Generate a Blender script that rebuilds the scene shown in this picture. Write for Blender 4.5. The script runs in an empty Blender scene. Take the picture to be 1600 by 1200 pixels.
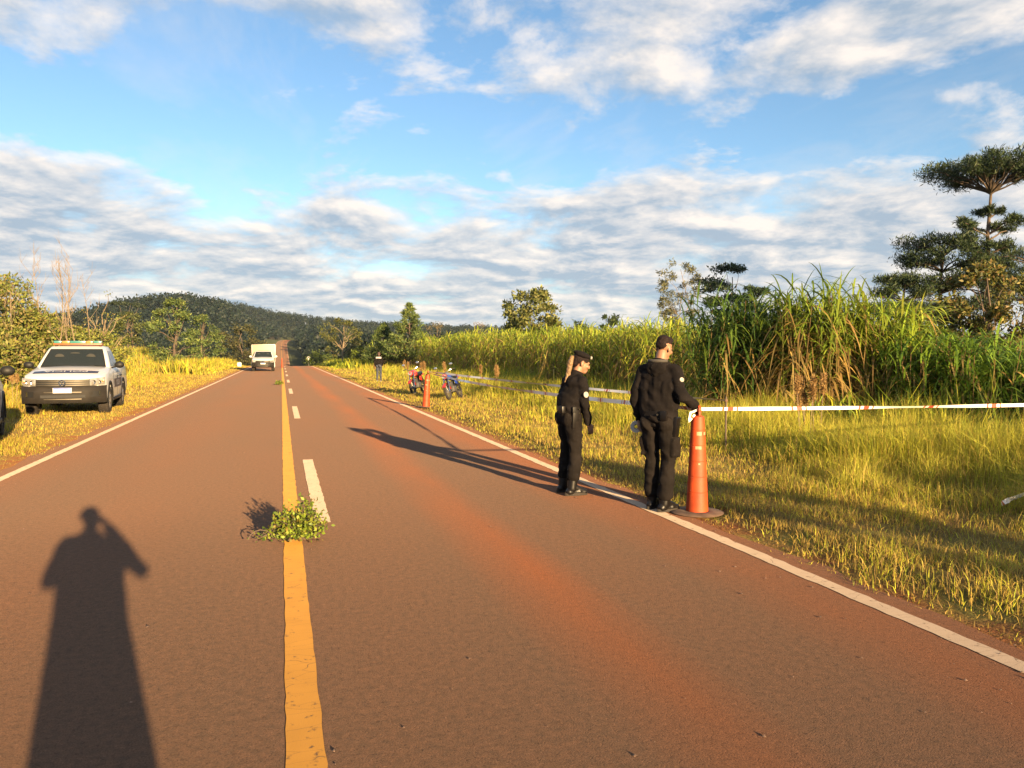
import bpy, bmesh, math, random
import numpy as np
from mathutils import Vector, Matrix, noise as mnoise
rad = math.radians
sc = bpy.context.scene
COL = sc.collection
random.seed(7); RNG = np.random.default_rng(7)

# ---------------------------------------------------------------- camera
YAW = 16.7
cam_d = bpy.data.cameras.new('camera'); cam = bpy.data.objects.new('camera', cam_d); COL.objects.link(cam)
cam.location = (0, 0, 1.6)
cam.rotation_euler = (rad(90 - 2.29), 0, rad(-YAW))
cam_d.sensor_width = 36; cam_d.lens = 27.0
cam_d.clip_start = 0.05; cam_d.clip_end = 6000
sc.camera = cam

# ---------------------------------------------------------------- light
SUN_EL, SUN_AZ = 10.5, 12.3          # elevation; light travels 12.3 deg left of the road direction
sun_d = bpy.data.lights.new('sun', 'SUN'); sun = bpy.data.objects.new('sun', sun_d); COL.objects.link(sun)
sun_d.energy = 5.0; sun_d.angle = rad(0.55); sun_d.color = (1.0, 0.69, 0.35)
ldir = Vector((-math.sin(rad(SUN_AZ))*math.cos(rad(SUN_EL)), math.cos(rad(SUN_AZ))*math.cos(rad(SUN_EL)), -math.sin(rad(SUN_EL))))
sun.rotation_euler = ldir.to_track_quat('-Z', 'Y').to_euler()
sun.location = (8, -30, 12)
sc.view_settings.view_transform = 'Standard'; sc.view_settings.look = 'None'
sc.view_settings.gamma = 1.0; sc.view_settings.use_curve_mapping = False
sc.view_settings.exposure = 1.92
sc.cycles.use_denoising = True
sc.cycles.max_bounces = 5; sc.cycles.diffuse_bounces = 2; sc.cycles.glossy_bounces = 2
sc.cycles.transmission_bounces = 3; sc.cycles.transparent_max_bounces = 6
sc.cycles.caustics_reflective = False; sc.cycles.caustics_refractive = False

# ---------------------------------------------------------------- sky with clouds
def build_world():
    w = bpy.data.worlds.new('World'); sc.world = w; w.use_nodes = True
    nt = w.node_tree; N = nt.nodes; L = nt.links; N.clear()
    def nd(t, **k):
        n = N.new(t)
        for a, b in k.items(): setattr(n, a, b)
        return n
    def math_(op, a=None, b=None, c=None, clamp=False):
        n = nd('ShaderNodeMath', operation=op, use_clamp=clamp)
        for i, v in enumerate((a, b, c)):
            if v is None: continue
            if isinstance(v, (int, float)): n.inputs[i].default_value = v
            else: L.new(v, n.inputs[i])
        return n.outputs[0]
    sky = nd('ShaderNodeTexSky', sky_type='NISHITA')
    sky.sun_disc = False; sky.sun_elevation = rad(SUN_EL); sky.sun_rotation = rad(180 - SUN_AZ)
    sky.altitude = 300; sky.air_density = 1.0; sky.dust_density = 0.25; sky.ozone_density = 2.0
    tc = nd('ShaderNodeTexCoord')
    sep = nd('ShaderNodeSeparateXYZ'); L.new(tc.outputs['Generated'], sep.inputs[0])
    x, y, z = sep.outputs
    zz = math_('ADD', math_('MAXIMUM', z, 0.0), 0.21)
    px = math_('DIVIDE', x, zz); py = math_('DIVIDE', y, zz)
    comb = nd('ShaderNodeCombineXYZ'); L.new(px, comb.inputs[0]); L.new(py, comb.inputs[1])
    def fbm(off, scale, detail, rough, dist=0.0, sx=1.0):
        m = nd('ShaderNodeMapping'); L.new(comb.outputs[0], m.inputs[0])
        m.inputs['Location'].default_value = off; m.inputs['Rotation'].default_value = (0, 0, rad(20))
        m.inputs['Scale'].default_value = (sx, 1, 1)
        n = nd('ShaderNodeTexNoise'); n.inputs['Scale'].default_value = scale
        n.inputs['Detail'].default_value = detail; n.inputs['Roughness'].default_value = rough
        n.inputs['Distortion'].default_value = dist
        L.new(m.outputs[0], n.inputs['Vector']); return n.outputs[0]
    def ramp(v, pts):
        r = nd('ShaderNodeValToRGB'); cr = r.color_ramp
        while len(cr.elements) < len(pts): cr.elements.new(0.5)
        for e, (p, c) in zip(cr.elements, pts):
            e.position = p; e.color = (c, c, c, 1) if isinstance(c, (int, float)) else (*c, 1)
        L.new(v, r.inputs[0]); return r.outputs[0]
    n1 = fbm(CL_OFF, 2.35, 10, 0.61, 0.18)
    n1b = fbm((CL_OFF[0]+0.04, CL_OFF[1]-0.07, 0), 2.35, 10, 0.61, 0.18)
    big = fbm((7.3, 2.1, 0), 0.42, 2, 0.5)
    # how much cloud there is at each height above the horizon
    cov = ramp(z, [(0.0, 0.80), (0.07, 0.76), (0.14, 0.68), (0.20, 0.60), (0.25, 0.46), (0.31, 0.47), (0.39, 0.60), (0.7, 0.58)])
    s = math_('ADD', math_('MULTIPLY', math_('SUBTRACT', big, 0.5), 0.55), math_('ADD', n1, math_('SUBTRACT', cov, 0.5)))
    alpha = ramp(s, [(0.0, 0.0), (0.49, 0.0), (0.56, 0.55), (0.66, 0.95), (1.0, 1.0)])
    thick = ramp(s, [(0.50, 0.0), (0.74, 1.0)])
    lit = math_('MULTIPLY_ADD', math_('SUBTRACT', n1, n1b), 5.0, 0.62)
    lit = math_('SUBTRACT', lit, math_('MULTIPLY', thick, 0.30), clamp=True)
    ccol = nd('ShaderNodeMix', data_type='RGBA'); L.new(lit, ccol.inputs[0])
    ccol.inputs[6].default_value = (*CL_DARK, 1); ccol.inputs[7].default_value = (*CL_LIT, 1)
    # thin high veil
    veil = ramp(fbm((1.7, 5.2, 0), 0.9, 6, 0.65, 0.6, 2.2), [(0.50, 0.0), (0.80, 0.45)])
    tint = nd('ShaderNodeMix', data_type='RGBA', blend_type='MULTIPLY'); tint.inputs[0].default_value = 1
    L.new(sky.outputs[0], tint.inputs[6]); tint.inputs[7].default_value = (*SKY_TINT, 1)
    m0 = nd('ShaderNodeMix', data_type='RGBA'); L.new(veil, m0.inputs[0]); L.new(tint.outputs[2], m0.inputs[6])
    m0.inputs[7].default_value = (*[c*0.9 for c in CL_LIT], 1)
    m1 = nd('ShaderNodeMix', data_type='RGBA'); L.new(alpha, m1.inputs[0]); L.new(m0.outputs[2], m1.inputs[6]); L.new(ccol.outputs[2], m1.inputs[7])
    bg = nd('ShaderNodeBackground'); bg.inputs[1].default_value = SKY_STR
    out = nd('ShaderNodeOutputWorld'); L.new(m1.outputs[2], bg.inputs[0]); L.new(bg.outputs[0], out.inputs[0])
SKY_STR = 0.053
SKY_TINT = (0.95, 1.06, 1.12)
CL_OFF = (11.4, 6.6, 0)
CL_DARK = (2.05, 2.55, 3.15)
CL_LIT = (5.4, 4.9, 4.45)
build_world()

# ---------------------------------------------------------------- helpers
F_PX, CX, HY = 1200.0, 800.0, 552.0
cy_, sy_ = math.cos(rad(YAW)), math.sin(rad(YAW))
def at(px, zc):
    """ground plan position of something seen in photo column px at depth zc"""
    xc = (px - CX)/F_PX*zc
    return (xc*cy_ + zc*sy_, -xc*sy_ + zc*cy_)
def hgt(py, zc): return 1.6 - (py - HY)/F_PX*zc

def sstep(a, b, v):
    t = np.clip((np.asarray(v, float)-a)/(b-a), 0, 1); return t*t*(3-2*t)
def prof(Y):
    return -6*sstep(90, 300, Y) + 19*sstep(300, 700, Y) + 6*sstep(730, 980, Y)
def bend(Y): return 14*sstep(560, 820, Y)
def terr(X, Y):
    X = np.asarray(X, float); Y = np.asarray(Y, float)
    d = X - bend(Y); a = np.abs(d)
    z = prof(Y)
    z = z - 0.05*(a < 3.59) - 0.012*(a >= 3.59)*(a < 4.4) - 0.03*sstep(4.0, 5.5, a)*(1-sstep(6.5, 10, a))
    z = z + 1.7*sstep(-8.5, -17, X)*sstep(8, 26, Y)*(1 - sstep(140, 240, Y)) + 2.2*sstep(-17, -45, X)*(1 - sstep(200, 300, Y))
    out = sstep(8, 42, a)
    z = z + out*23*np.exp(-((X+66)/64)**2 - ((Y-570)/170)**2)
    z = z + sstep(60, 400, a)*(X < 0)*(6*np.sin(X*0.011+1)*np.sin(Y*0.009) + 5)*sstep(120, 400, Y)
    rs = sstep(770, 890, Y); z = z*(1-rs) + rs*np.interp(X, [-300, -190, -120, -60, -26, 6, 41, 86, 145, 400], [24, 32, 43, 49, 42, 36, 32, 28, 25, 20])
    z = z + 0.05*np.sin(X*1.3+Y*0.4)*sstep(5, 9, a) + 0.04*np.sin(Y*0.9-X*0.5)*sstep(5, 9, a)
    return z

def mesh_np(name, V, F, col=None, smooth=False):
    V = np.ascontiguousarray(V, dtype=np.float32); F = np.ascontiguousarray(F, dtype=np.int32)
    me = bpy.data.meshes.new(name); k = F.shape[1]
    me.vertices.add(len(V)); me.vertices.foreach_set('co', V.ravel())
    me.loops.add(F.size); me.loops.foreach_set('vertex_index', F.ravel())
    me.polygons.add(len(F)); me.polygons.foreach_set('loop_start', np.arange(len(F), dtype=np.int32)*k)
    if smooth: me.polygons.foreach_set('use_smooth', np.ones(len(F), dtype=bool))
    me.update(calc_edges=True)
    if col is not None:
        c = np.ones((len(V), 4), dtype=np.float32); c[:, :3] = col
        at_ = me.color_attributes.new('Col', 'FLOAT_COLOR', 'POINT'); at_.data.foreach_set('color', c.ravel())
    return me
def obj(name, me, mat=None, parent=None, loc=None, rot=None):
    o = bpy.data.objects.new(name, me); COL.objects.link(o)
    if mat is not None and me is not None:
        me.materials.clear(); me.materials.append(mat)
    if parent is not None: o.parent = parent
    if loc is not None: o.location = loc
    if rot is not None: o.rotation_euler = rot
    return o
def tag(o, label, cat, group=None):
    o['label'] = label; o['category'] = cat
    if group: o['group'] = group
    return o
def thing(name, label, cat, loc=(0, 0, 0), rz=0.0, group=None):
    o = bpy.data.objects.new(name, None); COL.objects.link(o); o.empty_display_size = 0.2
    o.location = loc; o.rotation_euler = (0, 0, rz); return tag(o, label, cat, group)
def kind(o, k): o['kind'] = k; return o

class MB:
    """small mesh builder"""
    def __init__(s): s.v = []; s.f = []
    def add(s, V, F):
        b = len(s.v); s.v += [tuple(p) for p in V]; s.f += [tuple(i+b for i in f) for f in F]; return s
    def box(s, c, d, R=None, bev=0.0):
        bm = bmesh.new(); bmesh.ops.create_cube(bm, size=1.0)
        for v in bm.verts: v.co = Vector((v.co.x*d[0], v.co.y*d[1], v.co.z*d[2]))
        if bev: bmesh.ops.bevel(bm, geom=bm.edges[:], offset=bev, segments=2, affect='EDGES', profile=0.6)
        M = Matrix.Translation(c) @ (R.to_4x4() if R is not None else Matrix.Identity(4))
        bm.verts.index_update()
        s.add([M @ v.co for v in bm.verts], [[v.index for v in f.verts] for f in bm.faces]); bm.free(); return s
    def tube(s, pts, r, n=8, cap=True):
        pts = [Vector(p) for p in pts]; m = len(pts)
        rs = r if isinstance(r, (list, tuple)) else [r]*m
        V = []; F = []; prev = None
        for i, p in enumerate(pts):
            t = (pts[min(i+1, m-1)] - pts[max(i-1, 0)]); t = t.normalized() if t.length > 1e-9 else Vector((0, 0, 1))
            if prev is None:
                a = Vector((0, 0, 1)) if abs(t.z) < 0.9 else Vector((1, 0, 0)); u = t.cross(a).normalized()
            else:
                u = prev - t*prev.dot(t); u = u.normalized() if u.length > 1e-6 else t.orthogonal().normalized()
            prev = u; w = t.cross(u)
            for k in range(n):
                a = 2*math.pi*k/n; V.append(p + (u*math.cos(a) + w*math.sin(a))*rs[i])
        for i in range(m-1):
            for k in range(n):
                F.append((i*n+k, i*n+(k+1) % n, (i+1)*n+(k+1) % n, (i+1)*n+k))
        if cap: F.append(tuple(range(n-1, -1, -1))); F.append(tuple((m-1)*n+k for k in range(n)))
        return s.add(V, F)
    def lathe(s, prof_, n=24, M=None, closed=False):
        """profile of (radius, height) round local z"""
        M = M or Matrix.Identity(4); V = []; F = []; m = len(prof_)
        for (r, z) in prof_:
            for k in range(n):
                a = 2*math.pi*k/n; V.append(M @ Vector((r*math.cos(a), r*math.sin(a), z)))
        for i in range(m if closed else m-1):
            j = (i+1) % m
            for k in range(n): F.append((i*n+k, i*n+(k+1) % n, j*n+(k+1) % n, j*n+k))
        if not closed:
            F.append(tuple(range(n-1, -1, -1))); F.append(tuple((m-1)*n+k for k in range(n)))
        return s.add(V, F)
    def ell(s, c, r, R=None, n=14, m=9):
        V = []; F = []; c = Vector(c)
        R = R or Matrix.Identity(3)
        for i in range(m+1):
            ph = math.pi*i/m
            for k in range(n):
                a = 2*math.pi*k/n
                V.append(c + R @ Vector((r[0]*math.sin(ph)*math.cos(a), r[1]*math.sin(ph)*math.sin(a), r[2]*math.cos(ph))))
        for i in range(m):
            for k in range(n): F.append((i*n+k, (i+1)*n+k, (i+1)*n+(k+1) % n, i*n+(k+1) % n))
        return s.add(V, F)
    def grid(s, P):
        """P: rows of points"""
        h = len(P); w = len(P[0]); V = [p for row in P for p in row]
        return s.add(V, [(i*w+j, i*w+j+1, (i+1)*w+j+1, (i+1)*w+j) for i in range(h-1) for j in range(w-1)])
    def mesh(s, name, smooth=True, ang=35, fix=True):
        me = bpy.data.meshes.new(name); me.from_pydata([tuple(v) for v in s.v], [], s.f)
        if fix:
            bm = bmesh.new(); bm.from_mesh(me); bmesh.ops.remove_doubles(bm, verts=bm.verts, dist=1e-5)
            bmesh.ops.recalc_face_normals(bm, faces=bm.faces); bm.to_mesh(me); bm.free()
        if smooth:
            me.polygons.foreach_set('use_smooth', [True]*len(me.polygons)); me.set_sharp_from_angle(angle=rad(ang))
        me.update(); return me
    def build(s, name, mat, parent=None, smooth=True, ang=35, fix=True, loc=None):
        return obj(name, s.mesh(name, smooth, ang, fix), mat, parent, loc)

def evaluated(me, mods):
    """mesh after the given modifiers, without operators"""
    t = bpy.data.objects.new('tmp', me); COL.objects.link(t)
    for ty, kw in mods:
        m = t.modifiers.new(ty, ty)
        for k, v in kw.items(): setattr(m, k, v)
    dg = bpy.context.evaluated_depsgraph_get(); dg.update()
    r = bpy.data.meshes.new_from_object(t.evaluated_get(dg)); bpy.data.objects.remove(t); return r

# ---------------------------------------------------------------- materials
def principled(name):
    m = bpy.data.materials.new(name); m.use_nodes = True
    return m, m.node_tree, m.node_tree.nodes['Principled BSDF']
def plain(name, c, rough=0.6, metal=0.0, spec=0.5, var=0.12, scale=9.0, bump=0.0, coat=0.0, bscale=60.0):
    """one colour with mottling and, if asked, fine relief"""
    m, nt, b = principled(name); L = nt.links
    tc = nt.nodes.new('ShaderNodeTexCoord'); n = nt.nodes.new('ShaderNodeTexNoise')
    n.inputs['Scale'].default_value = scale; n.inputs['Detail'].default_value = 6; L.new(tc.outputs['Object'], n.inputs['Vector'])
    r = nt.nodes.new('ShaderNodeValToRGB'); L.new(n.outputs[0], r.inputs[0])
    r.color_ramp.elements[0].position = 0.3; r.color_ramp.elements[1].position = 0.7
    r.color_ramp.elements[0].color = (*[max(0, x*(1-var)) for x in c], 1); r.color_ramp.elements[1].color = (*[min(1, x*(1+var)) for x in c], 1)
    L.new(r.outputs[0], b.inputs['Base Color'])
    b.inputs['Roughness'].default_value = rough; b.inputs['Metallic'].default_value = metal
    b.inputs['Specular IOR Level'].default_value = spec; b.inputs['Coat Weight'].default_value = coat
    if bump:
        n2 = nt.nodes.new('ShaderNodeTexNoise'); n2.inputs['Scale'].default_value = bscale; n2.inputs['Detail'].default_value = 4
        L.new(tc.outputs['Object'], n2.inputs['Vector'])
        bp = nt.nodes.new('ShaderNodeBump'); bp.inputs['Strength'].default_value = bump; bp.inputs['Distance'].default_value = 0.01
        L.new(n2.outputs[0], bp.inputs['Height']); L.new(bp.outputs[0], b.inputs['Normal'])
    return m
def leafmat(name, rough=0.55, trans=0.0, spec=0.3):
    m, nt, b = principled(name); L = nt.links
    a = nt.nodes.new('ShaderNodeAttribute'); a.attribute_name = 'Col'
    L.new(a.outputs['Color'], b.inputs['Base Color']); b.inputs['Roughness'].default_value = rough
    b.inputs['Specular IOR Level'].default_value = spec
    if trans:
        t = nt.nodes.new('ShaderNodeBsdfTranslucent'); L.new(a.outputs['Color'], t.inputs[0])
        mx = nt.nodes.new('ShaderNodeMixShader'); mx.inputs[0].default_value = trans
        L.new(b.outputs[0], mx.inputs[1]); L.new(t.outputs[0], mx.inputs[2])
        L.new(mx.outputs[0], nt.nodes['Material Output'].inputs[0])
    return m
M_LEAF = leafmat('leaf', trans=0.25)
M_GRASS = leafmat('grass_blade', 0.6, trans=0.25, spec=0.2)
M_BARK = plain('bark', (0.085, 0.062, 0.045), 0.9, var=0.4, scale=7, bump=0.6, bscale=25)
M_PALEBARK = plain('pale_bark', (0.19, 0.145, 0.095), 0.9, var=0.3, scale=6, bump=0.4, bscale=25)

def road_material():
    m, nt, b = principled('asphalt_with_red_dust'); L = nt.links; N = nt.nodes
    tc = N.new('ShaderNodeTexCoord'); sep = N.new('ShaderNodeSeparateXYZ'); L.new(tc.outputs['Object'], sep.inputs[0])
    def mth(op, a, bb=None, c=None, clamp=False):
        n = N.new('ShaderNodeMath'); n.operation = op; n.use_clamp = clamp
        for i, v in enumerate((a, bb, c)):
            if v is None: continue
            if isinstance(v, (int, float)): n.inputs[i].default_value = v
            else: L.new(v, n.inputs[i])
        return n.outputs[0]
    def noise(scale, det=5, rough=0.55, sy=1.0):
        mp = N.new('ShaderNodeMapping'); mp.inputs['Scale'].default_value = (1, sy, 1); L.new(tc.outputs['Object'], mp.inputs[0])
        n = N.new('ShaderNodeTexNoise'); n.inputs['Scale'].default_value = scale; n.inputs['Detail'].default_value = det; n.inputs['Roughness'].default_value = rough
        L.new(mp.outputs[0], n.inputs['Vector']); return n.outputs[0]
    def ramp(v, pts):
        r = N.new('ShaderNodeValToRGB'); cr = r.color_ramp
        while len(cr.elements) < len(pts): cr.elements.new(0.5)
        for e, (p, c) in zip(cr.elements, pts): e.position = p; e.color = (c, c, c, 1) if isinstance(c, (int, float)) else (*c, 1)
        L.new(v, r.inputs[0]); return r.outputs[0]
    wob = mth('MULTIPLY', mth('SUBTRACT', noise(0.35, 3, 0.5, 0.25), 0.5), 1.3)
    xw = mth('ADD', sep.outputs[0], mth('MULTIPLY', wob, 0.45))
    # red dust lies between and outside the wheel tracks (positions across the road, -4.2 .. 4.2 m)
    u = mth('DIVIDE', mth('ADD', xw, 4.2), 8.4)
    def at_(x): return (x+4.2)/8.4
    dust = ramp(u, [(0.0, 0.40), (at_(-3.3), 0.25), (at_(-2.6), 0.06), (at_(-1.7), 0.18), (at_(-0.8), 0.10), (at_(0.5), 0.12),
                    (at_(1.25), 0.10), (at_(1.5), 0.45), (at_(1.75), 0.7), (at_(2.05), 0.12), (at_(2.7), 0.12), (at_(3.2), 0.55), (at_(3.6), 0.55), (1.0, 0.6)])
    patch = ramp(noise(0.5, 4, 0.6, 0.3), [(0.30, 0.25), (0.65, 1.0)])
    d = mth('MULTIPLY', dust, patch)
    grain = noise(130, 3, 0.75); mid = noise(22, 5, 0.6)
    d = mth('ADD', d, mth('MULTIPLY', mth('SUBTRACT', mid, 0.5), 0.35), clamp=True)
    basec = ramp(mid, [(0.25, (0.070, 0.0445, 0.030)), (0.75, (0.106, 0.067, 0.045))])
    mx = N.new('ShaderNodeMix'); mx.data_type = 'RGBA'; L.new(d, mx.inputs[0]); L.new(basec, mx.inputs[6])
    mx.inputs[7].default_value = (0.18, 0.056, 0.019, 1)
    gr = ramp(grain, [(0.28, 0.25), (0.46, 0.95), (0.72, 1.5)])
    mg = N.new('ShaderNodeMix'); mg.data_type = 'RGBA'; mg.blend_type = 'MULTIPLY'; mg.inputs[0].default_value = 0.75
    L.new(mx.outputs[2], mg.inputs[6]); L.new(gr, mg.inputs[7])
    sp = ramp(noise(48, 2, 0.6), [(0.30, 0.55), (0.42, 1.0), (0.60, 1.0), (0.70, 1.35)])
    mg2 = N.new('ShaderNodeMix'); mg2.data_type = 'RGBA'; mg2.blend_type = 'MULTIPLY'; mg2.inputs[0].default_value = 0.7
    L.new(mg.outputs[2], mg2.inputs[6]); L.new(sp, mg2.inputs[7]); L.new(mg2.outputs[2], b.inputs['Base Color'])
    b.inputs['Roughness'].default_value = 0.95; b.inputs['Specular IOR Level'].default_value = 0.15
    b.inputs['Diffuse Roughness'].default_value = 1.0
    h = mth('ADD', mth('MULTIPLY', grain, 1.0), mth('MULTIPLY', ramp(noise(85, 2, 0.5), [(0.30, 0.0), (0.42, 1.0)]), 0.7))
    bp = N.new('ShaderNodeBump'); bp.inputs['Strength'].default_value = 0.5; bp.inputs['Distance'].default_value = 0.005
    L.new(h, bp.inputs['Height']); L.new(bp.outputs[0], b.inputs['Normal'])
    return m
def paint_material(name, c, dirt):
    m, nt, b = principled(name); L = nt.links; N = nt.nodes
    tc = N.new('ShaderNodeTexCoord')
    n = N.new('ShaderNodeTexNoise'); n.inputs['Scale'].default_value = 14; n.inputs['Detail'].default_value = 8; n.inputs['Roughness'].default_value = 0.7
    L.new(tc.outputs['Object'], n.inputs['Vector'])
    v = N.new('ShaderNodeTexVoronoi'); v.feature = 'DISTANCE_TO_EDGE'; v.inputs['Scale'].default_value = 3.2
    mp = N.new('ShaderNodeMapping'); mp.inputs['Scale'].default_value = (0.7, 3.6, 1); L.new(tc.outputs['Object'], mp.inputs[0])
    n3 = N.new('ShaderNodeTexNoise'); n3.inputs['Scale'].default_value = 5; L.new(tc.outputs['Object'], n3.inputs['Vector'])
    mxv = N.new('ShaderNodeMix'); mxv.data_type = 'RGBA'; mxv.inputs[0].default_value = 0.15
    L.new(mp.outputs[0], mxv.inputs[6]); L.new(n3.outputs['Color'], mxv.inputs[7]); L.new(mxv.outputs[2], v.inputs['Vector'])
    cr = N.new('ShaderNodeValToRGB'); cr.color_ramp.elements[0].position = 0.0; cr.color_ramp.elements[1].position = 0.006; L.new(v.outputs[0], cr.inputs[0])
    w = N.new('ShaderNodeValToRGB'); w.color_ramp.elements[0].position = 0.33; w.color_ramp.elements[1].position = 0.41; L.new(n.outputs[0], w.inputs[0])
    mu = N.new('ShaderNodeMath'); mu.operation = 'MULTIPLY'; L.new(cr.outputs[0], mu.inputs[0]); L.new(w.outputs[0], mu.inputs[1])
    mx = N.new('ShaderNodeMix'); mx.data_type = 'RGBA'; L.new(mu.outputs[0], mx.inputs[0])
    mx.inputs[6].default_value = (*dirt, 1)
    tone = N.new('ShaderNodeValToRGB'); L.new(n3.outputs[0], tone.inputs[0])
    tone.color_ramp.elements[0].color = (*[x*0.85 for x in c], 1); tone.color_ramp.elements[1].color = (*[min(1, x*1.12) for x in c], 1)
    L.new(tone.outputs[0], mx.inputs[7]); L.new(mx.outputs[2], b.inputs['Base Color'])
    b.inputs['Roughness'].default_value = 0.85; b.inputs['Specular IOR Level'].default_value = 0.2; b.inputs['Diffuse Roughness'].default_value = 0.8
    bp = N.new('ShaderNodeBump'); bp.inputs['Strength'].default_value = 0.3; bp.inputs['Distance'].default_value = 0.003
    n4 = N.new('ShaderNodeTexNoise'); n4.inputs['Scale'].default_value = 150; L.new(tc.outputs['Object'], n4.inputs['Vector'])
    L.new(n4.outputs[0], bp.inputs['Height']); L.new(bp.outputs[0], b.inputs['Normal'])
    return m
def ground_material():
    m, nt, b = principled('soil_and_thatch'); L = nt.links; N = nt.nodes
    tc = N.new('ShaderNodeTexCoord')
    n = N.new('ShaderNodeTexNoise'); n.inputs['Scale'].default_value = 1.7; n.inputs['Detail'].default_value = 9; n.inputs['Roughness'].default_value = 0.7
    L.new(tc.outputs['Object'], n.inputs['Vector'])
    r = N.new('ShaderNodeValToRGB'); L.new(n.outputs[0], r.inputs[0]); cr = r.color_ramp
    cr.elements.new(0.5); cr.elements.new(0.6)
    for e, (p, c) in zip(cr.elements, [(0.30, (0.09, 0.045, 0.022)), (0.45, (0.12, 0.085, 0.03)), (0.56, (0.15, 0.12, 0.035)), (0.75, (0.08, 0.10, 0.025))]):
        e.position = p; e.color = (*c, 1)
    sx = N.new('ShaderNodeSeparateXYZ'); L.new(tc.outputs['Object'], sx.inputs[0])
    ab = N.new('ShaderNodeMath'); ab.operation = 'ABSOLUTE'; L.new(sx.outputs[0], ab.inputs[0])
    ad = N.new('ShaderNodeMath'); ad.operation = 'MULTIPLY_ADD'; L.new(n.outputs[0], ad.inputs[0]); ad.inputs[1].default_value = 2.2; L.new(ab.outputs[0], ad.inputs[2])
    mr = N.new('ShaderNodeMapRange'); L.new(ad.outputs[0], mr.inputs[0]); mr.inputs[1].default_value = 4.6; mr.inputs[2].default_value = 5.4; mr.inputs[3].default_value = 1; mr.inputs[4].default_value = 0
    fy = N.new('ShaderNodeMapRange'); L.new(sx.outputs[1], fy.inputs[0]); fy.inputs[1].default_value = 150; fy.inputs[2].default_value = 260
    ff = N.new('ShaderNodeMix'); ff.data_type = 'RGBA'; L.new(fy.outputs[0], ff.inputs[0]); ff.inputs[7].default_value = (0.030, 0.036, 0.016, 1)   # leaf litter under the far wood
    mk = N.new('ShaderNodeMix'); mk.data_type = 'RGBA'; L.new(mr.outputs[0], mk.inputs[0]); L.new(r.outputs[0], mk.inputs[6]); mk.inputs[7].default_value = (0.17, 0.062, 0.026, 1)
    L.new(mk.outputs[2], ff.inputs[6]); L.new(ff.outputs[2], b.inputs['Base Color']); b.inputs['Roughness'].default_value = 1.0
    b.inputs['Specular IOR Level'].default_value = 0.1; b.inputs['Diffuse Roughness'].default_value = 1.0
    n2 = N.new('ShaderNodeTexNoise'); n2.inputs['Scale'].default_value = 30; n2.inputs['Detail'].default_value = 6; L.new(tc.outputs['Object'], n2.inputs['Vector'])
    bp = N.new('ShaderNodeBump'); bp.inputs['Strength'].default_value = 0.8; bp.inputs['Distance'].default_value = 0.04
    L.new(n2.outputs[0], bp.inputs['Height']); L.new(bp.outputs[0], b.inputs['Normal'])
    return m

# ---------------------------------------------------------------- ground and road
def build_ground():
    t = np.linspace(-1, 1, 161); xs = np.sinh(t*5.6)/math.sinh(5.6)*1800
    xs = np.sort(np.concatenate([xs, [-3.591, -3.589, 3.589, 3.591, -4.399, -4.401, 4.399, 4.401, -6.5, 6.5, -8.5, 8.5]]))
    ys = np.concatenate([np.arange(-120, -10, 10), np.arange(-10, 120, 1.5), np.arange(120, 900, 9), np.arange(900, 3000, 60)])
    X, Y = np.meshgrid(xs, ys); Z = terr(X, Y)
    V = np.stack([X, Y, Z], -1).reshape(-1, 3); w = len(xs); h = len(ys)
    i, j = np.meshgrid(np.arange(h-1), np.arange(w-1), indexing='ij'); a = (i*w+j).ravel()
    F = np.stack([a, a+1, a+w+1, a+w], -1)
    kind(obj('ground', mesh_np('ground', V, F, smooth=True), ground_material()), 'structure')
M_ROAD = road_material()
M_YELLOW = paint_material('yellow_road_paint', (0.30, 0.155, 0.03), (0.07,0.045,0.03))
M_WHITE = paint_material('white_road_paint', (0.30, 0.235, 0.18), (0.07,0.045,0.03))
def strip(x0, x1, y0, y1, lift, n=2, wob=0.0):
    ys = np.concatenate([np.arange(max(y0, -40), min(y1, 140), 0.4 if n > 2 else (0.11 if y1-y0 > 20 else 0.11)), np.arange(max(y0, 140), y1, 12.0)]) if y1-y0 > 4 else np.linspace(y0, y1, 4)
    ys = np.unique(np.append(ys, y1)); xs = np.linspace(x0, x1, n)
    X, Y = np.meshgrid(xs, ys); Xw = X + bend(Y)
    if wob: Xw = Xw + wob*(np.random.default_rng(int(abs(x0*100))).standard_normal(X.shape))*np.where(Y < 40, 1, 0)
    V = np.stack([Xw, Y, prof(Y)+lift], -1).reshape(-1, 3); w = n; h = len(ys)
    i, j = np.meshgrid(np.arange(h-1), np.arange(w-1), indexing='ij'); a = (i*w+j).ravel()
    return V, np.stack([a, a+1, a+w+1, a+w], -1)
def build_road():
    V, F = strip(-3.72, 3.84, -60, 770, 0.0, 9, 0.0)
    # slightly ragged outer edges
    e = np.abs(V[:, 0]-bend(V[:, 1])) > 3.7
    V[e, 0] += 0.04*np.sin(V[e, 1]*1.7)+0.03*np.sin(V[e, 1]*4.1)+0.025*np.sin(V[e, 1]*6.7+1)
    road = kind(obj('road', mesh_np('road', V, F, smooth=True), M_ROAD), 'structure')
    obj('centre_line', mesh_np('centre_line', *strip(0.0, 0.15, -40, 765, 0.004, wob=0.0035)), M_YELLOW, road)
    obj('edge_line', mesh_np('edge_line', *strip(-3.50, -3.38, -40, 765, 0.004, wob=0.0035)), M_WHITE, road)
    obj('edge_line', mesh_np('edge_line', *strip(3.54, 3.67, -40, 765, 0.004, wob=0.0045)), M_WHITE, road)
    y0 = 7.4     # the dash that ends at the branch
    for k in range(-2, 24):
        a = y0 + k*12.1
        obj('lane_dash', mesh_np('lane_dash', *strip(0.285, 0.43, a, a+4.5, 0.004, wob=0.003)), M_WHITE, road)
build_ground(); build_road()
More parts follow.
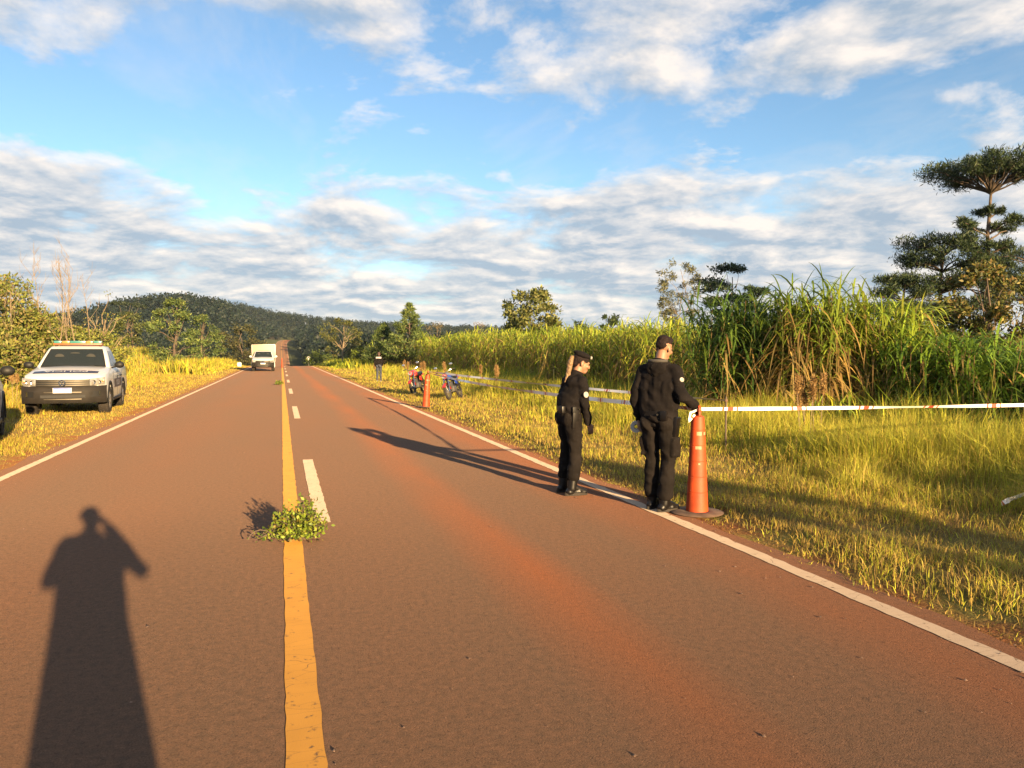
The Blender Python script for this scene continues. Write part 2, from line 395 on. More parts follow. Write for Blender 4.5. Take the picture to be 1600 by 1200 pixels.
def debris():
    rng = np.random.default_rng(77); n = 420; Y = 2.6+rng.random(n)**1.6*24; e = rng.random(n) < 0.55
    X = np.where(e, np.where(rng.random(n) < 0.8, 3.45+0.28*rng.standard_normal(n), -3.4+0.2*rng.standard_normal(n)), rng.uniform(-3.6, 3.6, n)); s = 0.004+0.009*rng.random(n)**2
    T = np.array([[1, 0, 0], [-0.5, 0.87, 0], [-0.5, -0.87, 0], [0.1, 0.05, 0.8]])
    a = rng.random(n)*6.28; c, q = np.cos(a), np.sin(a); V = np.stack([T[None, :, 0]*c[:, None]-T[None, :, 1]*q[:, None], T[None, :, 0]*q[:, None]+T[None, :, 1]*c[:, None], np.tile(T[None, :, 2], (n, 1))], -1)*s[:, None, None]
    V = V+np.stack([X, Y, prof(Y)+0.003], -1)[:, None]; F = (np.arange(n)[:, None, None]*4+np.array([[0, 1, 3], [1, 2, 3], [2, 0, 3]])[None]).reshape(-1, 3)
    kind(obj('road_grit', mesh_np('road_grit', V.reshape(-1, 3), F), plain('grit', (0.16, 0.10, 0.07), 0.9, var=0.5, scale=40)), 'stuff')['label'] = 'scattered grit and crumbs on the asphalt'
debris()

# ---------------------------------------------------------------- plants: array builders
def colours(n, pal, w=None, var=0.18, rng=RNG):
    pal = np.array(pal, float); k = rng.choice(len(pal), n, p=None if w is None else np.array(w)/sum(w))
    c = pal[k]*(1 + var*rng.standard_normal((n, 1))); return np.clip(c, 0.003, 0.9)
def leaf_quads(P, size, pal, w=None, aspect=2.2, up=0.25, rng=RNG, var=0.2):
    """one pointed leaf (rhombus) at each point"""
    n = len(P); d = rng.standard_normal((n, 3)); d[:, 2] += up; d /= np.linalg.norm(d, axis=1, keepdims=True)
    e = rng.standard_normal((n, 3)); e -= d*(e*d).sum(1, keepdims=True); e /= np.linalg.norm(e, axis=1, keepdims=True)
    s = (size*(0.65+0.7*rng.random(n)))[:, None] if np.ndim(size) == 0 else (size*(0.65+0.7*rng.random(n)))[:, None]
    a = d*s; b = e*s/aspect
    nrm = np.cross(d, e)*s*0.12
    V = np.stack([P, P+a*0.45+b*0.5+nrm, P+a, P+a*0.45-b*0.5+nrm], 1).reshape(-1, 3)
    F = np.arange(4*n).reshape(n, 4)
    return V, F, np.repeat(colours(n, pal, w, var, rng), 4, 0)
def blades(P, h, width, lean, pal, w=None, rng=RNG, tipc=None, var=0.2):
    """grass blades: 5 points, 3 triangles"""
    n = len(P); a = rng.random(n)*2*np.pi; d = np.stack([np.cos(a), np.sin(a), 0*a], 1)
    b = rng.random(n)*2*np.pi; s = np.stack([np.cos(b), np.sin(b), 0*b], 1)*(width*(0.6+0.8*rng.random(n)))[:, None]*0.5
    ln = (np.abs(rng.standard_normal(n))*lean)[:, None]; H = np.asarray(h)[:, None]
    up = np.array([[0, 0, 1.0]])
    m = P + up*H*0.55 + d*H*ln*0.3; t = P + up*H*(1-0.25*np.minimum(ln, 1.5)) + d*H*ln
    V = np.stack([P-s, P+s, m+s*0.8, m-s*0.8, t], 1).reshape(-1, 3)
    i = np.arange(n)[:, None]*5
    F = np.concatenate([i+[[0, 1, 2]], i+[[0, 2, 3]], i+[[3, 2, 4]]], 1).reshape(-1, 3)
    c = colours(n, pal, w, var, rng); C = np.repeat(c, 5, 0).reshape(n, 5, 3)
    if tipc is not None: C[:, 4] = C[:, 4]*0.4 + np.array(tipc)*0.6; C[:, 2:4] = C[:, 2:4]*0.8+np.array(tipc)*0.2
    return V, F, C.reshape(-1, 3)
def arching(P, az, L, w, rise, droop, col, seg=5):
    """long arching leaves (strip of seg quads)"""
    n = len(P); d = np.stack([np.cos(az), np.sin(az), 0*az], 1); sd = np.stack([-np.sin(az), np.cos(az), 0*az], 1)
    V = np.zeros((n, seg+1, 2, 3)); out = np.sqrt(np.clip(1-rise**2, 0.05, 1))
    for k in range(seg+1):
        s = k/seg; q = P + d*(L*out*s)[:, None] + np.array([[0, 0, 1.0]])*(L*(rise*s - droop*s*s))[:, None]
        ww = (w*(0.35+0.65*min(1, s*4))*(1-s)**0.6*0.5 + 0.001)[:, None]
        tilt = sd*ww + np.array([[0, 0, 1.0]])*ww*0.35
        V[:, k, 0] = q - tilt; V[:, k, 1] = q + tilt
    i = np.arange(n)[:, None]*(2*(seg+1))
    F = np.concatenate([i+[[2*k, 2*k+1, 2*k+3, 2*k+2]] for k in range(seg)], 1).reshape(-1, 4)
    return V.reshape(-1, 3), F, np.repeat(col, 2*(seg+1), 0)
def sticks(A, B, r0, r1, col):
    """thin three-sided stalks from A to B"""
    n = len(A); V = np.zeros((n, 2, 3, 3))
    for k in range(3):
        a = 2*np.pi*k/3; o = np.array([[math.cos(a), math.sin(a), 0]])
        V[:, 0, k] = A+o*r0; V[:, 1, k] = B+o*r1
    i = np.arange(n)[:, None]*6
    F = np.concatenate([i+[[k, (k+1) % 3, 3+(k+1) % 3, 3+k]] for k in range(3)], 1).reshape(-1, 4)
    return V.reshape(-1, 3), F, np.repeat(col, 6, 0)
def merge(parts):
    V = []; F = []; C = []; b = 0
    for v, f, c in parts:
        V.append(v); F.append(f+b); C.append(c); b += len(v)
    return np.concatenate(V), np.concatenate(F), np.concatenate(C)

# ---------------------------------------------------------------- verge grass
STRAW = (0.38, 0.25, 0.07); GOLD = (0.33, 0.23, 0.045); YGREEN = (0.38, 0.385, 0.032); GREEN = (0.18, 0.25, 0.024); BROWN = (0.19, 0.115, 0.045)
def scatter(x0, x1, y0, y1, dens, rng=RNG):
    n = int((x1-x0)*(y1-y0)*dens); X = rng.uniform(x0, x1, n); Y = rng.uniform(y0, y1, n); return X, Y
def vnoise(X, Y, s, seed=0):
    return (np.sin(X*s*1.3+seed+1.7*np.sin(Y*s*0.7+seed))+np.sin(Y*s*1.1-seed*2+1.3*np.sin(X*s*0.9)) + 0.6*np.sin((X+Y)*s*2.3+seed))/2.6
def verge(side):
    parts = []
    bands = [(1.5, 9, 2000, 0.0055), (9, 17, 900, 0.0085), (17, 32, 330, 0.013), (32, 60, 110, 0.024), (60, 125, 24, 0.05)]
    for (ya, yb, dens, wd) in bands:
        if side > 0: x0, x1 = 3.76, 12.5
        else: x0, x1 = -12.5, -3.62
        if side < 0 and yb <= 9: continue
        X, Y = scatter(x0, x1, ya, yb, dens)
        a = np.abs(X); nz = vnoise(X, Y, 1.6, 3)+0.5*vnoise(X, Y, 5.1, 1)
        edge = sstep(3.75, 4.4, a)
        far = sstep(5.6, 8.2, a + 0.5*nz)                   # mown strip by the road, taller grass beyond
        keep = RNG.random(len(X)) < (0.38+0.62*edge)*(0.55+0.45*np.clip(nz+0.6, 0, 1))
        if side > 0: keep &= ~((np.hypot(X-3.98, Y-6.8) < 0.30))
        X, Y, a, nz, far, edge = [q[keep] for q in (X, Y, a, nz, far, edge)]
        h = (0.05+0.09*edge+0.10*np.clip(nz, 0, 1)+far*(0.20+0.16*np.clip(nz+0.4, 0, 1.2)))*(0.55+0.8*RNG.random(len(X)))
        P = np.stack([X, Y, terr(X, Y)-0.01], 1)
        g = np.clip(0.14+0.92*far+0.2*nz, 0, 1) if side > 0 else np.clip(0.05+0.45*far+0.2*nz, 0, 1)
        if side < 0: h = h*(0.45+0.55*sstep(8.5, 11.5, a))
        else: h = h*(0.62+0.55*far)
        if side > 0:      # trampled, patchy strip next to the road
            gap = vnoise(X, Y, 2.7, 6)+0.6*vnoise(X, Y, 7.3, 2); kk = (far > 0.35) | (RNG.random(len(X)) < np.clip(0.75+0.55*gap, 0.12, 1))
            P, h, g, far = P[kk], h[kk], g[kk], far[kk]
        u = RNG.random(len(P)); m = u < g
        for sel, pal, w in ((m, [YGREEN, GREEN, GOLD], (8, 2, 3) if side > 0 else (6, 2, 3)), (~m, [STRAW, GOLD, BROWN, YGREEN], (3, 3, 5, 2) if side > 0 else (4, 5, 1, 2))):
            if sel.sum(): parts.append(blades(P[sel], h[sel], wd, 0.8, pal, w, tipc=(0.36, 0.31, 0.06) if side > 0 else (0.32, 0.23, 0.055)))
    return merge(parts)
V, F, C = verge(1); kind(obj('verge_grass', mesh_np('verge_grass', V, F, C), M_GRASS), 'stuff')['label'] = 'yellow green verge grass along the cane side of the road'
V, F, C = verge(-1); kind(obj('verge_grass', mesh_np('verge_grass', V, F, C), M_GRASS), 'stuff')['label'] = 'golden dry verge grass under the parked pickups'

def left_bank():
    """knee to head high weeds on the rising ground to the left"""
    X, Y = scatter(-30, -9.5, 14, 110, 15); nz = vnoise(X, Y, 0.6, 2); k = (X > -0.30*Y-8) & (RNG.random(len(X)) < 0.5+0.5*nz)
    X, Y, nz = X[k], Y[k], nz[k]; P = np.stack([X, Y, terr(X, Y)-0.02], 1)
    h = (0.45+0.45*np.clip(nz+0.5, 0, 1.3))*(0.6+0.7*RNG.random(len(X)))*(0.5+0.5*sstep(-9, -13, X))
    a = blades(P, h, 0.06, 0.5, [YGREEN, GREEN, GOLD, (0.2, 0.2, 0.07)], (4, 3, 3, 1), tipc=(0.26, 0.22, 0.05))
    X, Y = scatter(-9, -5.2, 62, 125, 14); P = np.stack([X, Y, terr(X, Y)-0.02], 1)
    b = blades(P, 0.9*sstep(-5.2, -7, X)*(0.6+0.8*RNG.random(len(X)))+0.2, 0.09, 0.5, [YGREEN, GOLD, (0.22, 0.21, 0.03)], (4, 3, 3))
    X, Y = scatter(5.2, 11, 80, 130, 12); P = np.stack([X, Y, terr(X, Y)-0.02], 1)
    c = blades(P, 0.8*sstep(5.2, 7, X)*(0.6+0.8*RNG.random(len(X)))+0.15, 0.09, 0.5, [YGREEN, GREEN, (0.12, 0.15, 0.02)], (4, 3, 3))
    return merge([a, b, c])
V, F, C = left_bank(); kind(obj('weeds', mesh_np('weeds', V, F, C), M_GRASS), 'stuff')['label'] = 'tall yellow green weeds on the bank and road shoulders'

# ---------------------------------------------------------------- sugar cane
def cane(X, Y, H, pal, w, dry=0.25, leaves=11, wid=0.045, reach=1.0, rng=RNG, s0=0.25):
    n = len(X); base = np.stack([X, Y, terr(X, Y)-0.03], 1)
    lean = rng.standard_normal((n, 2))*0.07; top = base + np.stack([lean[:, 0]*H, lean[:, 1]*H, H*0.72], 1)
    parts = [sticks(base, top, 0.014, 0.008, colours(n, [(0.22, 0.17, 0.05), (0.14, 0.14, 0.04), (0.17, 0.11, 0.05)], None, 0.2, rng))]
    for k in range(leaves):
        s = s0+(1-s0)*(k+rng.random(n))/leaves; P = base + (top-base)*s[:, None]
        az = rng.random(n)*2*np.pi; L = reach*(0.75+0.55*rng.random(n))*(0.75+0.25*H/3)
        isdry = rng.random(n) < dry*(1.6-1.5*s)*1.5
        c = colours(n, pal, w, 0.2, rng); c[isdry] = colours(int(isdry.sum()), [(0.30, 0.20, 0.06), (0.22, 0.14, 0.05), (0.33, 0.24, 0.08)], None, 0.2, rng)
        rise = np.where(isdry, 0.15+0.3*rng.random(n), 0.72+0.25*rng.random(n)); dr = np.where(isdry, 0.9+0.5*rng.random(n), 0.30+0.75*rng.random(n))
        parts.append(arching(P, az, np.where(isdry, L*0.7, L), np.full(n, wid)*(0.7+0.6*rng.random(n)), rise, dr, c))
    return merge(parts)
CANE_PAL = [(0.27, 0.33, 0.034), (0.19, 0.26, 0.027), (0.36, 0.38, 0.048), (0.12, 0.18, 0.027)]
def edge_x(Y): return 11.9 + 0.95*np.sin(Y*0.36+0.6) + 0.45*np.sin(Y*0.95+1) - 0.6*sstep(60, 95, Y)
def cane_field():
    parts = []
    for (ya, yb, dens, lv, wd) in ((18.5, 34, 7.5, 15, 0.045), (34, 60, 4.6, 12, 0.06), (60, 100, 2.6, 10, 0.085)):
        X, Y = scatter(10.5, 17, ya, yb, dens); e = edge_x(Y); k = X > e; X, Y = X[k], Y[k]
        H = (3.15 + 0.22*vnoise(X, Y, 0.9, 5) + 0.45*RNG.random(len(X)))*(1+0.14*sstep(25, 55, Y))
        parts.append(cane(X, Y, H, CANE_PAL, (4, 3, 3, 2), 0.22, lv, wd))
        # thin second stand deeper in, its tops show over the front rows
        X, Y = scatter(17, 30, ya+6, yb+10, dens*0.35); H = (3.3+0.5*RNG.random(len(X)))*(1+0.1*sstep(25, 55, Y))
        parts.append(cane(X, Y, H, CANE_PAL, (4, 3, 3, 2), 0.1, 6, wd*1.5))
    # stand that goes on beside and behind the camera
    X, Y = scatter(15.2, 19, -16, 10, 2.0); parts.append(cane(X, Y, 2.5+0.5*RNG.random(len(X)), CANE_PAL, (4, 3, 3, 2), 0.2, 8, 0.07))
    return merge(parts)
V, F, C = cane_field(); kind(obj('cane_field', mesh_np('cane_field', V, F, C), M_GRASS), 'stuff')['label'] = 'dense wall of green sugar cane behind the barrier tape'
def cane_under():
    """low green growth along the foot of the cane"""
    X, Y = scatter(9.3, 12.6, 9, 60, 40); k = RNG.random(len(X)) < sstep(9.3, 11, X); X, Y = X[k], Y[k]
    P = np.stack([X, Y, terr(X, Y)-0.02], 1); h = (0.35+0.7*sstep(9.5, 12, X))*(0.5+0.8*RNG.random(len(X)))
    return blades(P, h, 0.03, 0.6, [GREEN, (0.08, 0.125, 0.022), YGREEN], (4, 3, 3))
V, F, C = cane_under(); kind(obj('undergrowth', mesh_np('undergrowth', V, F, C), M_GRASS), 'stuff')['label'] = 'low green growth along the foot of the cane'

def clump(name, label, px, zc, n, rx, ry, H, pal, w, dry, leaves, wid, reach, seed, s0=0.2):
    rng = np.random.default_rng(seed); x, y = at(px, zc)
    t = thing(name, label, 'tall grass', (x, y, float(terr(x, y))), 0, 'tall grass clumps in front of the cane')
    a = rng.random(n)*2*np.pi; r = np.sqrt(rng.random(n)); X = x+np.cos(a)*r*rx; Y = y+np.sin(a)*r*ry
    V, F, C = cane(X, Y, H*(0.8+0.3*rng.random(n)), pal, w, dry, leaves, wid, reach, rng, s0)
    V = V - np.array([[x, y, float(terr(x, y))]])
    ns = n*6
    obj('leaves', mesh_np('leaves', V[ns:], F[n*3:]-ns, C[ns:]), M_GRASS, t); obj('stalks', mesh_np('stalks', V[:ns], F[:n*3], C[:ns]), M_GRASS, t)
clump('tall_grass_clump', 'dark green clump of tall arching grass beside the cane wall', 1165, 19.0, 105, 1.15, 1.0, 3.6, [(0.07, 0.135, 0.025), (0.11, 0.175, 0.025), (0.055, 0.10, 0.024)], (3, 2, 2), 0.12, 18, 0.048, 1.35, 11)
clump('tall_grass_clump', 'tall clump with dry golden stems and a green arching top', 1275, 17.8, 120, 1.05, 0.8, 3.75, [(0.13, 0.20, 0.025), (0.18, 0.24, 0.03)], (2, 2), 0.48, 17, 0.045, 1.1, 12)
clump('tall_grass_clump', 'sunlit light green clump of tall grass leaning over the verge', 1375, 17.6, 130, 1.0, 0.9, 3.45, [(0.21, 0.28, 0.03), (0.16, 0.24, 0.025), (0.27, 0.30, 0.045)], (3, 2, 2), 0.22, 18, 0.044, 1.15, 13)
clump('tall_grass_clump', 'low lush green grass clump next to the tawny shrub', 1478, 16.4, 130, 1.3, 1.0, 2.55, [(0.14, 0.23, 0.025), (0.10, 0.18, 0.024)], (2, 2), 0.15, 15, 0.04, 1.0, 14, 0.03)
clump('tall_grass_clump', 'shaded bright green grass clump below the umbrella pines', 1585, 15.8, 170, 1.6, 1.0, 2.2, [(0.13, 0.22, 0.025), (0.09, 0.165, 0.024)], (2, 2), 0.08, 15, 0.04, 0.95, 15, 0.03)

# ---------------------------------------------------------------- trees
def limb_pts(a, b, sag=0.0, n=5, rng=RNG):
    a, b = Vector(a), Vector(b); o = []
    for i in range(n):
        s = i/(n-1); p = a.lerp(b, s); p.z += sag*math.sin(math.pi*s)*(b-a).length
        if 0 < i < n-1: p += Vector(rng.standard_normal(3))*0.03*(b-a).length
        o.append(p)
    return o
def make_tree(name, label, cat, xy, trunk, limbs, clumps, leaf, pal, w, r0, seed, bark=None, aspect=2.2, up=0.25, group=None, z0=None, crown='crown'):
    """trunk: points; limbs: (point, point, radius); clumps: (centre, (rx,ry,rz), count)"""
    rng = np.random.default_rng(seed); x, y = xy; z = float(terr(x, y)) - 0.05 if z0 is None else z0
    t = thing(name, label, cat, (x, y, z), 0, group)
    mb = MB(); n = len(trunk); mb.tube(trunk, [r0*(1-0.72*i/(n-1)) for i in range(n)], 8)
    for (a, b, r) in limbs: mb.tube(limb_pts(a, b, 0.05, 5, rng), [r, r*0.8, r*0.6, r*0.45, r*0.25], 5)
    mb.build('trunk', bark or M_BARK, t, fix=False)
    P = []
    for c, r, k in clumps:
        q = rng.standard_normal((k, 3)); q /= np.linalg.norm(q, axis=1, keepdims=True); q *= (rng.random((k, 1))**0.45)
        P.append(np.array(c)[None]+q*np.array(r)[None])
    P = np.concatenate(P); V, F, C = leaf_quads(P, leaf, pal, w, aspect, up, rng)
    obj(crown, mesh_np(crown, V, F, C), M_LEAF, t); return t
def broadleaf(name, label, xy, H, W, pal, w, leaf, seed, nclump=34, per=90, base=0.3, r0=0.12, cat='tree', open_=0.25, flat=1.0, group=None, bark=None, aspect=2.2, top=0.5):
    rng = np.random.default_rng(seed); cl = []; lm = []
    trunk = [(0, 0, 0), (0.03*H*rng.standard_normal(), 0.03*H*rng.standard_normal(), H*0.3), (0.04*H*rng.standard_normal(), 0.04*H*rng.standard_normal(), H*0.6), (0.03*W, 0, H*0.88)]
    for i in range(nclump):
        a = rng.random()*2*math.pi; s = rng.random(); zc_ = base+(1-base)*s
        rr = W/2*math.sqrt(max(0.05, 1-((s-(1-top))/max(top, 1-top))**2))*(0.35+0.62*math.sqrt(rng.random()))
        c = (rr*math.cos(a), rr*math.sin(a), H*zc_*0.96); r = W*open_*(0.45+0.5*rng.random())
        cl.append((c, (r, r, r*0.75*flat), int(per*(0.6+0.8*rng.random()))))
        if i % 2 == 0:
            zz = H*zc_*(0.45+0.3*rng.random()); lm.append(((0.02*W, 0, zz), c, r0*0.30))
    return make_tree(name, label, cat, xy, trunk, lm, cl, leaf, pal, w, r0, seed, bark, aspect, 0.25, group)
def araucaria(name, label, xy, H, whorls, seed, group=None):
    rng = np.random.default_rng(seed); cl = []; lm = []
    trunk = [(0, 0, 0), (0.05, 0.0, H*0.35), (-0.02, 0.05, H*0.7), (0.12, 0, H*0.97)]
    for (zf, R, n, rise, tr) in whorls:
        a0 = rng.random()*6.28
        for k in range(n):
            a = a0+2*math.pi*k/n+rng.normal()*0.18; R_ = R*(0.72+0.36*rng.random()); z = H*zf
            tip = Vector((R_*math.cos(a), R_*math.sin(a), z+rise*(0.8+0.4*rng.random())))
            lm.append(((0.05, 0, z-0.1), tuple(tip), 0.05))
            for q, s in ((1.0, 1.0), (0.80, 0.85)):
                c = Vector((0.05, 0, z-0.1)).lerp(tip, q); c.z += 0.08; rr = tr*s*(0.75+0.5*rng.random())
                for j in range(2):
                    o = Vector(rng.standard_normal(3))*rr*0.55; o.z *= 0.4
                    cl.append((tuple(c+o), (rr, rr, rr*0.62), int(115*s)))
    return make_tree(name, label, 'tree', xy, trunk, lm, cl, 0.20, [(0.025, 0.045, 0.02), (0.04, 0.065, 0.022), (0.06, 0.085, 0.03), (0.018, 0.03, 0.016)], (3, 3, 2, 2), 0.15, seed, M_BARK, 5.5, 0.7, group)
def pine(name, label, xy, H, W, pal, w, seed, group=None, base=0.15, per=60, leaf=0.3):
    rng = np.random.default_rng(seed); cl = []; lm = []; trunk = [(0, 0, 0), (0.05, 0, H*0.4), (0, 0.04, H*0.75), (0.02, 0, H)]
    lev = 13
    for i in range(lev):
        s = i/(lev-1); z = H*(base+(0.97-base)*s); R = W/2*(1-s)**0.8*(0.8+0.4*rng.random())+0.12
        n = 7 if s < 0.6 else 5
        for k in range(n):
            a = rng.random()*6.28; tip = (R*math.cos(a), R*math.sin(a), z+R*0.28)
            if s < 0.75: lm.append(((0, 0, z-0.1), tip, 0.03))
            for q in (1.0, 0.62):
                rr = (0.16+0.13*R)*(0.7+0.5*rng.random()); cl.append(((tip[0]*q, tip[1]*q, z+R*0.28*q), (rr, rr, rr*0.85), per))
    return make_tree(name, label, 'tree', xy, trunk, lm, cl, leaf, pal, w, 0.11, seed, M_BARK, 4.5, 0.6, group)

araucaria('umbrella_pine', 'tall umbrella-crowned pine with bare trunk and tiered whorls above the shrubs', at(1540, 35), 9.95,
          [(0.90, 2.45, 16, 0.85, 0.46), (0.895, 1.8, 12, 1.05, 0.46), (0.90, 1.0, 7, 1.1, 0.40), (0.79, 0.5, 3, 0.1, 0.2), (0.715, 1.15, 5, 0.3, 0.27), (0.69, 2.3, 2, 0.5, 0.24), (0.615, 1.1, 5, 0.25, 0.29), (0.53, 1.25, 5, 0.25, 0.30), (0.44, 1.6, 6, 0.3, 0.4)], 21)
araucaria('umbrella_pine', 'shorter dark umbrella pine with a broad low crown left of the tall one', at(1468, 36), 7.0,
          [(0.90, 1.3, 10, 0.55, 0.50), (0.80, 2.0, 11, 0.45, 0.52), (0.66, 2.0, 9, 0.4, 0.48), (0.50, 2.3, 8, 0.35, 0.5)], 22)
araucaria('umbrella_pine', 'small sparse umbrella pine poking out behind the light green clump', at(1408, 36), 5.0,
          [(0.97, 0.7, 5, 0.2, 0.4), (0.84, 1.3, 6, 0.25, 0.42), (0.68, 1.5, 6, 0.2, 0.45)], 23)
araucaria('umbrella_pine', 'dark umbrella pine half hidden behind the tawny shrub', at(1612, 40), 6.6,
          [(0.97, 2.2, 10, 0.35, 0.55), (0.83, 2.6, 9, 0.3, 0.55), (0.66, 2.6, 9, 0.3, 0.5)], 24)
TAWNY = [(0.15, 0.13, 0.03), (0.09, 0.105, 0.025), (0.15, 0.10, 0.035), (0.05, 0.065, 0.02)]
broadleaf('shrub', 'tawny leaved shrub with upright branches in front of the umbrella pines', at(1535, 25), 4.7, 2.9, TAWNY, (4, 3, 2, 3), 0.15, 31, 60, 120, 0.1, 0.07, 'shrub', 0.17)
broadleaf('shrub', 'dense olive shrub at the foot of the tall umbrella pine', at(1600, 27), 4.4, 3.4, TAWNY, (2, 4, 1, 4), 0.15, 32, 60, 120, 0.1, 0.07, 'shrub', 0.18)
broadleaf('shrub', 'low dark shrub between the green clump and the tawny shrub', at(1475, 26), 3.5, 2.8, TAWNY, (1, 3, 1, 5), 0.15, 33, 48, 110, 0.05, 0.07, 'shrub', 0.2)
broadleaf('feathery_tree', 'pale feathery tree rising behind the cane next to a dark tree', at(1060, 60), 9.3, 3.6, [(0.13, 0.14, 0.07), (0.17, 0.16, 0.08), (0.09, 0.10, 0.05)], None, 0.24, 34, 44, 75, 0.42, 0.05, 'tree', 0.15, bark=M_PALEBARK, aspect=4)
broadleaf('flat_crowned_tree', 'dark layered tree rising behind the arching grass clump', at(1140, 50), 7.5, 4.2, [(0.028, 0.05, 0.022), (0.04, 0.07, 0.03), (0.02, 0.035, 0.02)], None, 0.2, 35, 30, 190, 0.55, 0.09, 'tree', 0.24, 0.45)
broadleaf('leafy_tree', 'loose leafy tree with pale young leaves standing over the cane', at(830, 70), 7.7, 5.6, [(0.12, 0.14, 0.035), (0.16, 0.16, 0.05), (0.075, 0.095, 0.03)], None, 0.34, 36, 72, 80, 0.3, 0.07, 'tree', 0.15, aspect=1.9)
broadleaf('round_tree', 'small round dark tree top just above the cane', at(952, 90), 6.9, 2.2, [(0.035, 0.06, 0.02), (0.05, 0.075, 0.022)], None, 0.3, 37, 18, 90, 0.5, 0.12, 'tree', 0.3)
for px, h, wd, sd, lab in ((888, 7.3, 5, 38, 'broad dark tree beyond the cane beside the loose leafy tree'), (915, 6.9, 4, 39, 'low dark tree beyond the cane next to the round tree top')):
    broadleaf('dark_tree', lab, at(px, 120), h, wd, [(0.022, 0.04, 0.022), (0.03, 0.05, 0.025)], None, 0.4, sd, 22, 80, 0.3, 0.14, 'tree', 0.24)
broadleaf('bare_shrub', 'twiggy buff shrub behind the far end of the cane', at(745, 95), 5.6, 4.2, [(0.17, 0.13, 0.08), (0.13, 0.10, 0.06)], None, 0.25, 40, 26, 26, 0.3, 0.08, 'shrub', 0.18, bark=M_PALEBARK, aspect=5)
broadleaf('bare_shrub', 'thin buff shrub next to the conical pine', at(683, 84), 5.2, 3.0, [(0.17, 0.13, 0.08), (0.12, 0.11, 0.05)], None, 0.22, 41, 22, 30, 0.3, 0.08, 'shrub', 0.2, bark=M_PALEBARK, aspect=5)
PINE = [(0.075, 0.12, 0.035), (0.12, 0.165, 0.045), (0.05, 0.08, 0.026), (0.16, 0.19, 0.05)]
pine('pine_tree', 'conical young pine at the far end of the cane', at(640, 76), 6.5, 4.4, PINE, (3, 3, 2, 2), 51, per=55)
pine('pine_tree', 'shorter pine tucked against the conical one', at(600, 80), 4.6, 3.6, PINE, (3, 2, 3, 1), 52, per=45)
broadleaf('roadside_tree', 'spreading open tree with pale limbs beside the far right verge', at(535, 92), 5.9, 5.6, [(0.10, 0.11, 0.03), (0.13, 0.13, 0.035), (0.06, 0.08, 0.025)], None, 0.26, 53, 36, 60, 0.25, 0.13, 'tree', 0.15, bark=M_PALEBARK, aspect=3)
broadleaf('bush', 'bright green bush at the foot of the pines', at(566, 84), 2.3, 2.6, [(0.13, 0.17, 0.025), (0.10, 0.14, 0.02)], None, 0.2, 54, 20, 80, 0.05, 0.05, 'bush', 0.25)
broadleaf('bush', 'low green bush by the round roadside sign', at(500, 110), 1.9, 4.5, [(0.09, 0.12, 0.025), (0.07, 0.10, 0.02)], None, 0.25, 55, 20, 70, 0.05, 0.05, 'bush', 0.22)
# left side
broadleaf('leaning_pine', 'big olive pine with light tufts standing over the left bank', at(275, 76), 6.9, 5.2, PINE, (3, 4, 1, 3), 0.30, 61, 50, 75, 0.12, 0.16, 'tree', 0.14, aspect=3.5, top=0.7)
broadleaf('leaning_pine', 'second olive pine right behind the big one', at(318, 88), 6.2, 4.6, PINE, (3, 3, 2, 2), 0.30, 62, 40, 70, 0.12, 0.14, 'tree', 0.15, aspect=3.5, top=0.7)
broadleaf('round_bush', 'broad rounded olive tree left of the oncoming box truck', at(378, 128), 7.2, 8.5, [(0.06, 0.065, 0.025), (0.085, 0.08, 0.03), (0.045, 0.05, 0.02)], None, 0.42, 63, 44, 80, 0.05, 0.15, 'tree', 0.17)
broadleaf('round_bush', 'round topped tree behind the meadow on the left bank', at(210, 120), 7.0, 5.6, [(0.06, 0.08, 0.025), (0.085, 0.10, 0.03)], None, 0.36, 64, 30, 80, 0.3, 0.15, 'tree', 0.18)
def flat_umbrella():
    x, y = at(200, 165); H = 12.5 - 0; rng = np.random.default_rng(65); cl = []; lm = []
    for cx, cz, r in ((-1.6, 1.0, 1.6), (0.8, 0.985, 1.9), (2.3, 0.95, 1.2), (-0.6, 0.80, 1.5), (0.9, 0.77, 1.2)):
        for k in range(6):
            c = (cx+rng.normal()*r*0.5, rng.normal()*r*0.6, H*cz+rng.normal()*0.12); cl.append((c, (r*0.55, r*0.55, 0.22), 70))
        lm.append(((0, 0, H*0.55), (cx, 0, H*cz-0.1), 0.1))
    make_tree('umbrella_tree', 'lone flat topped tree on a forked stem above the dark forest', 'tree', (x, y), [(0, 0, 0), (0.1, 0, H*0.3), (0, 0, H*0.6)], lm, cl, 0.35, [(0.03, 0.045, 0.025), (0.04, 0.055, 0.03)], None, 0.2, 65)
flat_umbrella()
OLIVE = [(0.16, 0.185, 0.035), (0.20, 0.20, 0.05), (0.10, 0.13, 0.03), (0.19, 0.15, 0.06)]
sh = [(8, 37, 4.6, 3.6, 'tall olive shrub with silvery leaves at the end of the bank thicket'), (40, 34, 3.0, 3.0, 'olive shrub behind the second pickup'), (70, 40, 3.1, 3.2, 'yellowish shrub among the bare saplings'),
      (100, 37, 2.7, 3.0, 'dense olive shrub behind the pickup light bar'), (135, 41, 2.9, 3.0, 'brownish shrub at the right end of the thicket'), (20, 30, 2.2, 2.6, 'low yellow shrub in front of the tall olive one'),
      (160, 48, 2.6, 3.2, 'rounded shrub beside the bare crooked tree'), (75, 31, 1.8, 2.6, 'low weedy shrub just behind the pickup cab'), (-25, 33, 4.2, 3.8, 'big olive shrub half out of view by the thicket')]
